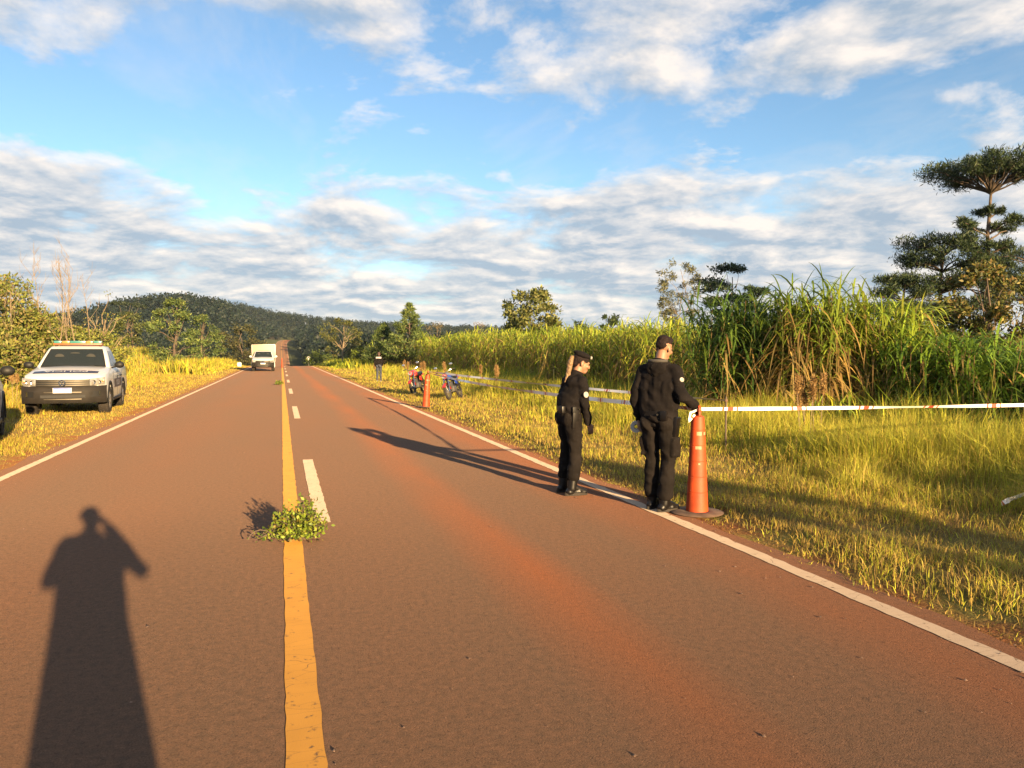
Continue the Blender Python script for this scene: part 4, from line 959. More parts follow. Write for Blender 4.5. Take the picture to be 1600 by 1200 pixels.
def tape(label, pts, sag, width=0.05, twist=2.0, per=0.75, seed=0, name='barrier_tape'):
    rng = random.Random(seed); P = []; pts = [Vector(p) for p in pts]
    for a, b in zip(pts[:-1], pts[1:]):
        n = max(8, int((b-a).length*5))
        for i in range(n): s = i/n; q = a.lerp(b, s); q.z -= sag*4*s*(1-s)*(b-a).length; P.append(q)
    P.append(pts[-1]); n = len(P); V = []; uv = []; d = 0
    for i, p in enumerate(P):
        t = (P[min(i+1, n-1)]-P[max(i-1, 0)]).normalized(); side = t.cross(Vector((0, 0, 1))); side = side.normalized() if side.length > 0.05 else Vector((1, 0, 0))
        up = side.cross(t); a = 0.25+0.55*math.sin(i/n*twist*6.28+seed)+0.25*math.sin(i*0.7)
        w = (up*math.cos(a)+side*math.sin(a))*width/2; V += [p-w, p+w]; d += (P[i]-P[i-1]).length if i else 0; uv += [(d/per, 0), (d/per, 1)]
    F = [(2*i, 2*i+1, 2*i+3, 2*i+2) for i in range(n-1)]
    me = bpy.data.meshes.new(name); me.from_pydata(V, [], F); l = me.uv_layers.new(name='UVMap')
    for poly in me.polygons:
        for li in poly.loop_indices: l.data[li].uv = uv[me.loops[li].vertex_index]
    me.polygons.foreach_set('use_smooth', [True]*len(me.polygons)); me.update()
    return tag(obj(name, me, M_TAPE), label, 'tape')
topF = (CF[0]+0.075, CF[1], gz(*CF)+1.04); topN = (CN[0], CN[1]+0.0, gz(*CN)+1.055)
SX, SY = at(1135, 12.5)
tape('red and white tape stretched from the far cone to the near cone', [topF, (topN[0], topN[1]+0.03, topN[2]+0.0)], 0.006, seed=1)
tape('upper red and white tape running from the far cone to the wooden stake', [(topF[0]+0.02, topF[1], topF[2]+0.03), (SX, SY, gz(SX, SY)+0.84)], 0.003, seed=2)
tape('red and white tape from the near cone across the grass to the cane', [topN, (CP[0], CP[1], gz(*CP)+1.06)], 0.003, 0.036, seed=3)
tape('loose tape end drooping onto the grass at the cane side', [(CP[0]-0.05, CP[1], gz(*CP)+1.03), (7.12, 6.0, gz(7.12, 6.0)+0.14), (7.02, 6.02, gz(7, 6)+0.10)], 0.02, seed=4)
tape('short crumpled tape tail tied round the near cone handle', [topN, (topN[0]-0.10, topN[1]-0.03, topN[2]-0.03), (topN[0]-0.13, topN[1]-0.05, topN[2]-0.12), (topN[0]-0.06, topN[1]-0.04, topN[2]-0.05)], 0.05, 0.02, 1.0, seed=5)
st = thing('wooden_stake', 'thin wooden stake holding the upper tape in the tall grass', 'stake', (SX, SY, gz(SX, SY)-0.1))
MB().box((0, 0, 0.5), (0.024, 0.024, 1.0), bev=0.004).build('post', M_BARK, st); MB().lathe([(0.026, 0.92), (0.030, 0.94), (0.026, 0.96)], 10).build('tape_knot', M_CONEBASE, st)

# ---------------------------------------------------------------- leafy branches lying on the road
def branch(label, x, y, R, H, n, leaf, seed, tail=True):
    rng = np.random.default_rng(seed); t = thing('leafy_branch', label, 'branch', (x, y, float(prof(y))+0.005), 0)
    st = MB(); P = []
    for k in range(n):
        a = rng.random()*6.28; r = R*math.sqrt(rng.random()); e = Vector((r*math.cos(a), r*math.sin(a)*0.75, H*(0.25+0.75*rng.random())*(1-0.55*(r/R)**2)+0.015))
        s = Vector((rng.normal()*0.05, rng.normal()*0.04, 0.03)); m = s.lerp(e, 0.55)+Vector((0, 0, 0.03)); st.tube([s, m, e], [0.006, 0.004, 0.0015], 4)
        for q in range(16):
            f = 0.3+0.75*rng.random(); p = s.lerp(e, f); P.append(p+Vector(rng.standard_normal(3))*R*0.09)
    if tail:
        for k in range(4):
            a = math.pi+rng.normal()*0.16-0.15; L = R*(1.3+0.35*rng.random()); e = Vector((math.cos(a)*L, math.sin(a)*L*0.6, 0.03+0.05*rng.random()))
            m = e*0.55+Vector((0, 0, 0.10*rng.random()+0.03)); st.tube([(-.05, 0, 0.04), m, e], [0.007, 0.004, 0.002], 5)
            for q in range(18): P.append(m.lerp(e, rng.random())+Vector(rng.standard_normal(3))*0.022)
        arc = [(-R*0.95+0.10*math.cos(b)-0.1, -0.02, 0.03+0.09*math.sin(b)) for b in np.linspace(0.1, 3.0, 7)]; st.tube(arc, 0.004, 4)
    st.build('twigs', M_BARK, t, fix=False)
    P = np.array([tuple(p) for p in P]); P[:, 2] = np.maximum(P[:, 2], 0.012)
    V, F, C = leaf_quads(P, leaf, [(0.15, 0.21, 0.022), (0.21, 0.24, 0.035), (0.08, 0.12, 0.02), (0.18, 0.14, 0.03)], (4, 3, 3, 1), 1.7, 0.4, rng)
    V[:, 2] = np.maximum(V[:, 2], 0.003); obj('leaves', mesh_np('leaves', V, F, C), M_LEAF, t)
branch('cut leafy green branch lying across the yellow centre line', 0.13, 6.72, 0.225, 0.38, 160, 0.036, 500)
branch('small green sprig lying beside the yellow line further up the road', -0.12, 40.8, 0.22, 0.2, 30, 0.07, 501, False)

# ---------------------------------------------------------------- dry grass plumes
def plume(x, y, h, seed, label, n=1, spread=0.12):
    rng = np.random.default_rng(seed); z = gz(x, y)
    for k in range(n):
        px_, py_ = (x, y) if n == 1 else (x+rng.normal()*spread, y+rng.normal()*spread); hh = h*(0.75+0.3*rng.random()) if n > 1 else h
        t = thing('dry_plume', label, 'grass plume', (px_, py_, gz(px_, py_)-0.02), 0, 'dry grass plumes on the verge')
        lean = rng.normal()*0.06; top = np.array([lean*hh, rng.normal()*0.05*hh, hh])
        MB().tube([(0, 0, 0), tuple(top*0.5), tuple(top*0.85)], [0.008, 0.006, 0.004], 5).build('stalk', M_PALEBARK, t)
        m = 420 if n > 1 else 700; fat = 1.0 if n > 1 else 1.2; s = rng.random(m)**0.8; P = top[None]*((0.74 if n > 1 else 0.6)+(0.26 if n > 1 else 0.4)*s)[:, None]; r = 0.05*fat*np.sin(np.pi*np.clip(s*0.9+0.08, 0, 1)); a = rng.random(m)*6.28
        P = P+np.stack([np.cos(a)*r, np.sin(a)*r, 0*r], 1)*rng.random((m, 1)); V, F, C = leaf_quads(P, 0.075*fat, [(0.30, 0.19, 0.075), (0.24, 0.14, 0.055), (0.34, 0.23, 0.10)], None, 7, 1.2, rng)
        obj('seed_head', mesh_np('seed_head', V, F, C), M_GRASS, t)
x, y = at(1270, 13.2); plume(x, y, 1.25, 600, 'tan feathery plume in the cluster behind the right hand tape', 7, 0.14)
for i, (px, py, zc) in enumerate(((583, 566, 47), (630, 563, 45), (636, 566, 44), (657, 567, 40), (665, 565, 40), (698, 566, 38), (750, 571, 36), (775, 571, 33), (779, 573, 33))):
    x, y = at(px, zc); plume(x, y, max(0.7, hgt(py, zc)-gz(x, y)), 610+i, 'tan feathery plume on the verge near the motorcycles')
x, y = at(18, 23); plume(x, y, 1.2, 630, 'tan feathery plume between the two parked pickups', 2, 0.1)

# ---------------------------------------------------------------- small roadside markers
x, y = at(374, 97); t = thing('marker_stone', 'low white painted stone at the edge of the left verge', 'marker', (x, y, gz(x, y)-0.05))
MB().box((0, 0, 0.30), (0.55, 0.30, 0.60), bev=0.145).build('stone', M_LETTER, t); MB().box((0, 0, 0.02), (0.8, 0.4, 0.1), bev=0.03).build('footing', M_CONEBASE, t)
x, y = (5.6, 172.0); t = thing('round_sign', 'round pale sign on a post by the far right verge', 'sign', (x, y, gz(x, y)))
MB().tube([(0, 0, 0), (0, 0, 2.3)], 0.04, 8).build('post', M_RIM, t); MB().lathe([(0.01, 0), (0.42, 0), (0.42, 0.03), (0.01, 0.03)], 24, Matrix.Translation((0, -0.05, 2.55)) @ Matrix.Rotation(rad(90), 4, 'X')).build('disc', M_LETTER, t)

# ---------------------------------------------------------------- people
M_SKIN = plain('skin', (0.24, 0.125, 0.075), 0.55, var=0.08)
M_CLOTH = plain('black_uniform_cloth', (0.0085, 0.0070, 0.0072), 0.9, spec=0.12, var=0.35, scale=6, bump=0.25, bscale=160)
M_CLOTH2 = plain('black_trouser_cloth', (0.0098, 0.0080, 0.0075), 0.9, spec=0.12, var=0.35, scale=6, bump=0.25, bscale=160)
M_LEATHER = plain('black_leather', (0.006, 0.005, 0.005), 0.4, spec=0.3, var=0.3)
M_DARKHAIR = plain('dark_hair', (0.012, 0.007, 0.007), 0.7, spec=0.15, var=0.4, scale=40, bump=0.6, bscale=120)
M_BLOND = plain('blond_hair', (0.17, 0.105, 0.05), 0.5, var=0.3, scale=30, bump=0.6, bscale=90)
M_JEANS = plain('blue_jeans', (0.035, 0.042, 0.065), 0.85, var=0.2)
M_GREYCLOTH = plain('grey_lining', (0.05, 0.045, 0.04), 0.85)
M_PATCH = plain('pale_arm_patch', (0.30, 0.28, 0.25), 0.7, var=0.3, scale=60)
M_WHITE_OBJ = plain('matt_white', (0.36, 0.35, 0.34), 0.6)
M_BROWNHAIR = plain('brown_hair', (0.05, 0.025, 0.018), 0.6, var=0.4, scale=40)

def cap(mb, a, b, ra, rb, n=14):
    """tapered capsule"""
    a, b = Vector(a), Vector(b); d = (b-a); L = d.length; d = d/L if L > 1e-6 else Vector((0, 0, 1)); pts = []; rs = []
    for i in range(5): t = math.pi/2*i/5; pts.append(a-d*ra*math.cos(t)); rs.append(max(ra*math.sin(t), 0.0008))
    pts.append(a); rs.append(ra); pts.append(b); rs.append(rb)
    for i in range(1, 6): t = math.pi/2*i/5; pts.append(b+d*rb*math.sin(t)); rs.append(max(rb*math.cos(t), 0.0008))
    mb.tube(pts, rs, n); return mb
def blob(name, mb, voxel, mat, parent, smooth=3, wrinkle=0.0, wscale=14.0, seed=0):
    """one continuous surface grown over the given volumes"""
    me = bpy.data.meshes.new(name); me.from_pydata([tuple(v) for v in mb.v], [], mb.f)
    bm = bmesh.new(); bm.from_mesh(me); bmesh.ops.remove_doubles(bm, verts=bm.verts, dist=1e-6); bmesh.ops.recalc_face_normals(bm, faces=bm.faces); bm.to_mesh(me); bm.free()
    me = evaluated(me, [('REMESH', dict(mode='VOXEL', voxel_size=voxel, use_smooth_shade=True)), ('SMOOTH', dict(factor=0.5, iterations=smooth))])
    if wrinkle:
        me.update(); nr = [v.normal.copy() for v in me.vertices]
        for v, n in zip(me.vertices, nr):
            p = Vector((v.co.x+0.35*v.co.z, v.co.y-0.2*v.co.z, v.co.z*1.25))*wscale; q = mnoise.noise(p+Vector((seed, 0, 0)))
            v.co += n*wrinkle*(abs(q)*-2+0.5 + 0.5*mnoise.noise(p*2.3))
    me.polygons.foreach_set('use_smooth', [True]*len(me.polygons)); me.update()
    return obj(name, me, mat, parent)
def lerp3(a, b, t): return Vector(a).lerp(Vector(b), t)
def hand(mb, wrist, fwd, palm_n, thumb_side, curl=0.5, s=1.0):
    """palm and five fingers; fwd along the hand, palm_n out of the palm"""
    w = Vector(wrist); f = Vector(fwd).normalized(); pn = Vector(palm_n); pn = (pn-f*pn.dot(f)).normalized(); sd = f.cross(pn)*thumb_side
    k = w+f*0.085*s
    for q in (-0.028, -0.009, 0.010, 0.029): cap(mb, w+f*0.012*s+sd*q*0.6*s, k+sd*q*s, 0.016*s, 0.012*s, 8)
    for q, L, c in ((0.031, 0.072, 0.9), (0.011, 0.080, 1.0), (-0.010, 0.074, 1.05), (-0.029, 0.058, 1.15)):
        p = k+sd*q*s; ang = 0.0
        for seg, r in ((0.45, 0.0095), (0.32, 0.0088), (0.23, 0.0078)):
            ang += curl*c*0.9; d = f*math.cos(ang)+pn*math.sin(ang); e = p+d*L*seg*s; cap(mb, p, e, r*s, r*0.94*s, 8); p = e
    p = w+f*0.025*s+sd*0.026*s; d = (f*0.65+sd*0.7+pn*0.35).normalized(); e = p+d*0.042*s; cap(mb, p, e, 0.0125*s, 0.0105*s, 8)
    d2 = (f*0.9+sd*0.2+pn*0.45).normalized(); cap(mb, e, e+d2*0.034*s, 0.0105*s, 0.0085*s, 8)
def person(name, label, loc, heading, J, look):
    """J: joints in local space (forward +y, right +x); look: clothing choices"""
    t = thing(name, label, 'person', loc, rad(-heading))
    f = look.get('fat', 1.0); vx = look.get('voxel', 0.009); fem = look.get('fem', False); k = look.get('scale', 1.0)
    HM = Matrix.Translation(J['head']) @ Matrix.Rotation(rad(-J.get('turn', 0)), 4, 'Z') @ Matrix.Rotation(rad(-J.get('nod', 0)), 4, 'X') @ Matrix.Rotation(rad(J.get('roll', 0)), 4, 'Y')
    H3 = HM.to_3x3()
    def hp(x, y, z): return HM @ Vector((x, y, z))
    # --- body: head, neck, trunk, limbs, hands as one surface
    b = MB(); e = lambda c, r, n=12, m=8: b.ell(hp(*c), r, H3, n, m)
    e((0, -0.012, 0.035), (0.074, 0.094, 0.082), 16, 10); e((0, 0.028, -0.015), (0.062, 0.066, 0.085), 16, 10); e((0, 0.052, -0.078), (0.040, 0.040, 0.034))
    e((0, 0.048, -0.092), (0.022, 0.034, 0.020)); e((0, 0.096, -0.018), (0.0125, 0.020, 0.024)); e((0, 0.106, -0.028), (0.013, 0.013, 0.010)); e((0, 0.082, 0.022), (0.044, 0.016, 0.012))
    e((0, 0.088, -0.056), (0.022, 0.012, 0.0055)); e((0, 0.086, -0.067), (0.019, 0.012, 0.006))
    for s in (-1, 1): e((s*0.074, -0.008, -0.008), (0.010, 0.020, 0.032)); e((s*0.040, 0.070, -0.022), (0.020, 0.018, 0.018))
    cap(b, J['neck'], hp(0, -0.015, -0.06), 0.058*f, 0.054*f)
    cap(b, J['pelvis'], J['chest'], 0.115*f, 0.12*f); cap(b, J['chest'], J['neck'], 0.11*f, 0.055*f)
    for s in ('l', 'r'):
        cap(b, J['sh_'+s], J['el_'+s], 0.042*f, 0.036*f); cap(b, J['el_'+s], J['wr_'+s], 0.036*f, 0.026*f); cap(b, J['chest'], J['sh_'+s], 0.08*f, 0.045*f)
        cap(b, J['hip_'+s], J['kn_'+s], 0.075*f, 0.052*f); cap(b, J['kn_'+s], J['an_'+s], 0.052*f, 0.036*f); cap(b, J['an_'+s], lerp3(J['an_'+s], J['toe_'+s], 0.4), 0.034, 0.026)
        h = J.get('hand_'+s)
        if h: hand(b, J['wr_'+s], h[0], h[1], h[2], h[3], 1.0 if not fem else 0.92)
    blob('body', b, look.get('bvox', 0.0065), M_SKIN, t, 2)
    for s in (-1, 1): MB().ell(hp(s*0.031, 0.079, 0.004), (0.0105, 0.007, 0.007), H3, 10, 6).build('eye', M_LEATHER, t)
    # --- jacket
    j = MB(); P, Cc, N_ = Vector(J['pelvis']), Vector(J['chest']), Vector(J['neck'])
    right = Vector((1, 0, 0)); sw = 0.105*f if not fem else 0.085*f
    for s in (-1, 1):
        cap(j, P+right*s*0.078*f+Vector((0, 0, look.get('hem', -0.02)+0.03)), Cc+right*s*sw+Vector((0, 0, -0.02)), 0.112*f, 0.118*f)
        cap(j, Cc+right*s*sw*0.9+Vector((0, 0, 0.02)), Cc+right*s*sw*1.0+Vector((0, 0, 0.075)), 0.105*f, 0.085*f)
        k_ = 'l' if s < 0 else 'r'; sh = Vector(J['sh_'+k_])
        cap(j, N_+right*s*0.035+Vector((0, -0.01, -0.035)), sh+Vector((0, 0, -0.005)), 0.058*f, 0.060*f); cap(j, Cc+right*s*0.07+Vector((0, -0.01, 0.06)), sh+Vector((0, 0, -0.05)), 0.105*f, 0.068*f)
        cap(j, sh+Vector((0, 0, -0.012)), J['el_'+k_], 0.066*f, 0.058*f); we = lerp3(J['el_'+k_], J['wr_'+k_], 0.93); cap(j, J['el_'+k_], we, 0.057*f, 0.042*f)
        cap(j, lerp3(J['el_'+k_], J['wr_'+k_], 0.80), we, 0.047*f, 0.044*f)
    if fem:
        for s in (-1, 1): j.ell(Cc+Vector((s*0.065, 0.085, 0.0)), (0.062, 0.055, 0.062))
    cap(j, P+Vector((0, 0, look.get('hem', -0.02))), Cc+Vector((0, 0, 0.0)), 0.118*f, 0.128*f); cap(j, Cc, Cc+Vector((0, -0.008, 0.085)), 0.125*f, 0.10*f); cap(j, Cc+Vector((0, -0.01, 0.08)), N_+Vector((0, -0.01, -0.03)), 0.10*f, 0.066*f)
    j.ell(P+Vector((0, 0, look.get('hem', -0.02)+0.0)), (0.182*f, 0.140*f, 0.060)); j.ell(P+Vector((0, 0, look.get('hem', -0.02)+0.12)), (0.176*f, 0.135*f, 0.12))
    ja = blob('jacket', j, vx, look['jacket'], t, 3, 0.014, 6.5, 3.0)
    c = MB(); ax = (hp(0, -0.015, -0.06)-N_).normalized(); R = ax.to_track_quat('Z', 'Y').to_matrix().to_4x4(); M = Matrix.Translation(N_-ax*0.02) @ R
    c.lathe([(0.080*f, -0.03), (0.079*f, 0.02), (0.074*f, 0.062), (0.066*f, 0.062), (0.068*f, 0.0), (0.070*f, -0.03)], 24, M, closed=True); c.build('collar', look.get('collar', look['jacket']), ja)
    if look.get('hood'):
        h = MB(); h.ell(N_+Vector((0, -0.095, -0.045)), (0.115, 0.055, 0.085)); h.ell(N_+Vector((0, -0.06, 0.0)), (0.105, 0.065, 0.04)); cap(h, N_+Vector((-.09, -0.03, 0.0)), N_+Vector((0, -0.10, -0.10)), 0.036, 0.04); cap(h, N_+Vector((.09, -0.03, 0.0)), N_+Vector((0, -0.10, -0.10)), 0.036, 0.04)
        blob('hood', h, 0.009, look['jacket'], ja, 2, 0.006, 14)
        l = MB(); arc = [N_+Vector((0.098*math.cos(a), -0.035+0.088*math.sin(a), 0.030)) for a in np.linspace(rad(190), rad(350), 10)]; l.tube(arc, 0.017, 7); l.build('hood_lining', M_GREYCLOTH, ja)
    # --- trousers
    q = MB(); q.ell(P+Vector((0, -0.01, -0.02)), (0.160*f, 0.125*f, 0.10)); up = P+Vector((0, 0, 0.06)); q.ell(up, (0.145*f, 0.112*f, 0.06))
    for s in ('l', 'r'):
        hp_, kn, an = Vector(J['hip_'+s]), Vector(J['kn_'+s]), Vector(J['an_'+s]); tf = look.get('thigh', 1.0)
        q.ell(hp_+Vector((0, -0.045, -0.01)), (0.085*f, 0.085*f, 0.10)); cap(q, hp_, kn, 0.096*f*tf, 0.070*f); blouse = an+(kn-an)*look.get('cuff', 0.30)
        cap(q, kn, blouse, 0.072*f, look.get('cuffr', 0.068)*f); cap(q, blouse, an+(kn-an)*(look.get('cuff', 0.30)-0.04), look.get('cuffr', 0.068)*f, 0.055*f)
        if look.get('cargo'):
            sx = 1 if s == 'r' else -1; m = hp_.lerp(kn, 0.62)+Vector((sx*0.075*f, 0, 0)); q.box(m, (0.045, 0.15, 0.19), bev=0.012)
    tr = blob('trousers', q, vx, look['trousers'], t, 3, 0.015, 6.0, 9.0)
    # --- boots
    for s in ('l', 'r'):
        an, toe = Vector(J['an_'+s]), Vector(J['toe_'+s]); kn = Vector(J['kn_'+s]); d = toe-an; d.z = 0; d.normalize(); gnd = J.get('ground', 0.0)+(an.z-0.085 if J.get('step') else 0)
        o = MB(); cap(o, an+Vector((0, 0, -0.01)), an+(kn-an)*(look.get('cuff', 0.30)+0.02), 0.052, 0.058); o.ell(an+d*0.085+Vector((0, 0, -0.045)), (0.046, 0.046, 0.040)); cap(o, an+Vector((0, 0, -0.045))-d*0.03, an+d*0.155+Vector((0, 0, -0.052)), 0.043, 0.036)
        cap(o, an+d*0.04+Vector((0, 0, 0.0)), an+d*0.12+Vector((0, 0, -0.035)), 0.042, 0.035)
        o = blob('boot', o, 0.007, look.get('boots', M_LEATHER), t, 3)
        so = MB(); rt = Vector((d.y, -d.x, 0)); P_ = []
        for a in np.linspace(0, 2*math.pi, 20, endpoint=False): P_.append(an+d*(0.055+0.140*math.cos(a))+rt*0.047*math.sin(a)*(1.0 if math.cos(a) > -0.2 else 0.86)+Vector((0, 0, -0.0)))
        V = [(p.x, p.y, an.z-0.085) for p in P_]+[(p.x, p.y, an.z-0.055) for p in P_]; F = [tuple(range(19, -1, -1)), tuple(range(20, 40))]+[(i, (i+1) % 20, 20+(i+1) % 20, 20+i) for i in range(20)]
        so.add(V, F).build('sole', look.get('sole', M_RUBBER), o)
    return t, HM, H3
def badge(parent, c, r, n, mat, nm='arm_patch', th=0.008):
    M = Matrix.Translation(c) @ Vector(n).to_track_quat('Z', 'Y').to_matrix().to_4x4(); return MB().lathe([(r*0.9, th), (r, th*0.6), (r, -th), (r*0.5, -th)], 18, M).build(nm, mat, parent)

def man():
    x, y = at(1030, 7.78); hd = 16.7+10.8+26
    J = dict(pelvis=(0, 0, .96), chest=(0, 0.015, 1.29), neck=(0, 0.02, 1.49), head=(0.015, 0.075, 1.645), turn=8, nod=14, roll=4,
             sh_l=(-.178, 0.0, 1.42), el_l=(-.245, -.04, 1.14), wr_l=(-.25, .05, .905), sh_r=(.178, 0.0, 1.42), el_r=(.275, -.05, 1.165), wr_r=(.335, .12, 1.075),
             hip_l=(-.095, 0, .90), kn_l=(-.095, .05, .50), an_l=(-.085, .03, .085), toe_l=(-.06, .25, .03), hip_r=(.095, 0, .90), kn_r=(.105, .02, .50), an_r=(.085, -0.04, .085), toe_r=(.17, .14, .03),
             hand_l=((0, .12, -1), (1, 0.2, 0), 1, 0.75), hand_r=((.1, .55, -.55), (-.3, -.3, -.9), 1, 0.55))
    t, HM, H3 = person('person', 'officer in black hooded jacket and cargo trousers, back turned, hand on the cone', (x, y, max(float(prof(y)), gz(x, y))+0.004), hd, J,
                       dict(jacket=M_CLOTH, trousers=M_CLOTH2, collar=M_CLOTH, hood=True, cargo=True, thigh=1.08, cuff=0.22, cuffr=0.075, fat=1.04))
    hp = lambda a, b, c: HM @ Vector((a, b, c))
    h = MB(); h.ell(hp(0, -0.016, 0.068), (0.077, 0.094, 0.066), H3); h.ell(hp(0, -0.058, 0.030), (0.066, 0.052, 0.058), H3); h.ell(hp(0, 0.045, 0.098), (0.055, 0.052, 0.034), H3)
    blob('hair', h, 0.006, M_DARKHAIR, t, 2, 0.004, 40)
    badge(t, (.268, -0.050, 1.335), 0.024, (1, -.7, 0.35), M_PATCH)
    # belt kit
    bl = MB(); bl.lathe([(0.172, 0.0), (0.176, 0.0), (0.176, 0.05), (0.172, 0.05)], 26, Matrix.Translation((0, 0, 0.965)) @ Matrix.Diagonal((1, 0.78, 1, 1)), closed=True); bl.build('belt', M_LEATHER, t)
    MB().box((.185, 0.0, .86), (0.055, 0.10, 0.20), Matrix.Rotation(rad(6), 3, 'Y'), bev=0.015).build('holster', M_LEATHER, t)
    MB().box((.12, -0.135, .975), (0.07, 0.04, 0.10), bev=0.012).build('pouch', M_LEATHER, t)
    badge(t, (.06, -0.150, .985), 0.011, (0, -1, 0), M_CHROME, 'belt_stud')
    # roll of tape in the left hand
    r = thing('tape_roll', 'roll of white barrier tape held low in the left hand of the officer', 'tape roll', (0, 0, 0))
    Mw = Matrix.Translation((x, y, 0)) @ Matrix.Rotation(rad(-hd), 4, 'Z'); p = Mw @ Vector((-.285, .06, .835)); r.location = p
    ax = Vector((-(p.x), -(p.y), 0.25)).normalized().to_track_quat('Z', 'Y').to_matrix().to_4x4()
    MB().lathe([(0.026, -0.035), (0.060, -0.035), (0.062, 0.0), (0.060, 0.035), (0.026, 0.035)], 26, ax, closed=True).build('tape_winding', M_WHITE_OBJ, r)
    MB().lathe([(0.0265, -0.037), (0.0265, 0.037), (0.022, 0.037), (0.022, -0.037)], 20, ax, closed=True).build('core', M_LEATHER, r)
man()
def woman():
    x, y = at(889, 8.72); hd = 16.7+4.3+58
    J = dict(pelvis=(0, 0, .90), chest=(0, 0.06, 1.18), neck=(0, 0.095, 1.345), head=(0.005, 0.16, 1.48), turn=14, nod=16,
             sh_l=(-.165, .075, 1.28), el_l=(-.21, .06, 1.03), wr_l=(-.16, .19, .86), sh_r=(.165, .075, 1.28), el_r=(.215, .075, 1.02), wr_r=(.17, .16, .80),
             hip_l=(-.085, 0, .86), kn_l=(-.095, .035, .47), an_l=(-.10, -.02, .085), toe_l=(-.12, .2, .03), hip_r=(.085, 0, .86), kn_r=(.12, .02, .47), an_r=(.14, -.045, .085), toe_r=(.17, .17, .03),
             hand_l=((.1, .3, -1), (1, 0, 0), 1, 0.4), hand_r=((-.05, .35, -1), (-1, 0, 0.2), 1, 0.35))
    t, HM, H3 = person('person', 'blond officer in black uniform and beret looking down at the tape', (x, y, float(prof(y))+0.005), hd, J,
                       dict(jacket=M_CLOTH, trousers=M_CLOTH2, fem=True, fat=0.97, thigh=1.15, cuff=0.34, cuffr=0.075, hem=0.035))
    hp = lambda a, b, c: HM @ Vector((a, b, c))
    h = MB(); h.ell(hp(0, -0.028, 0.040), (0.079, 0.092, 0.080), H3); h.ell(hp(0, -0.07, 0.0), (0.060, 0.045, 0.065), H3)
    for s in (-1, 1): h.ell(hp(s*0.055, 0.01, 0.045), (0.026, 0.06, 0.035), H3)
    blob('hair', h, 0.006, M_DARKHAIR, t, 2, 0.004, 30)
    p = MB(); p0 = hp(0, -0.095, 0.045); pts = [p0, p0+Vector((0, -0.035, -0.005)), p0+Vector((0, -0.055, -0.06)), p0+Vector((0.0, -0.07, -0.13)), p0+Vector((0.01, -0.10, -0.20)), p0+Vector((0.005, -0.13, -0.28))]
    rs = [0.018, 0.026, 0.030, 0.028, 0.020, 0.006]
    for i in range(5): cap(p, pts[i], pts[i+1], rs[i], rs[i+1])
    for o in (0.02, -0.02): cap(p, pts[3]+Vector((o, 0, 0)), pts[5]+Vector((o*1.6, 0.02, -0.03)), 0.016, 0.005)
    blob('ponytail', p, 0.006, M_BLOND, t, 1, 0.006, 40); MB().lathe([(0.02, -0.01), (0.028, 0), (0.02, 0.01)], 12, Matrix.Translation(pts[0])).build('hair_tie', M_LEATHER, t)
    b = MB(); b.ell(hp(0, -0.015, 0.098), (0.098, 0.110, 0.036), H3 @ Matrix.Rotation(rad(-6), 3, 'X')); b.ell(hp(0.02, -0.01, 0.085), (0.088, 0.10, 0.034), H3)
    be = blob('beret', b, 0.006, M_CLOTH, t, 2); badge(be, hp(0.045, 0.088, 0.088), 0.018, H3 @ Vector((0.5, 0.9, 0.1)), M_PATCH, 'beret_badge')
    badge(t, (.262, .060, 1.135), 0.034, (1, 0.15, 0.1), M_PATCH)
    bl = MB(); bl.lathe([(0.150, 0.0), (0.156, 0.0), (0.156, 0.055), (0.150, 0.055)], 26, Matrix.Translation((0, 0.0, 0.945)) @ Matrix.Diagonal((1, 0.84, 1, 1)), closed=True); bl.build('belt', M_LEATHER, t)
    ho = MB().box((.165, -.02, .86), (0.05, 0.085, 0.21), Matrix.Rotation(rad(5), 3, 'Y'), bev=0.014).build('holster', M_LEATHER, t); MB().box((.185, -.045, .965), (0.03, 0.05, 0.07), bev=0.01).build('pistol_grip', M_BLACKPLASTIC, ho)
    for dz in (0.0, 0.04): badge(ho, (.193, .015, .93+dz), 0.006, (1, 0, 0), M_CHROME, 'stud')
    MB().box((.08, -.14, .965), (0.09, 0.05, 0.085), bev=0.015).build('pouch', M_LEATHER, t)
woman()
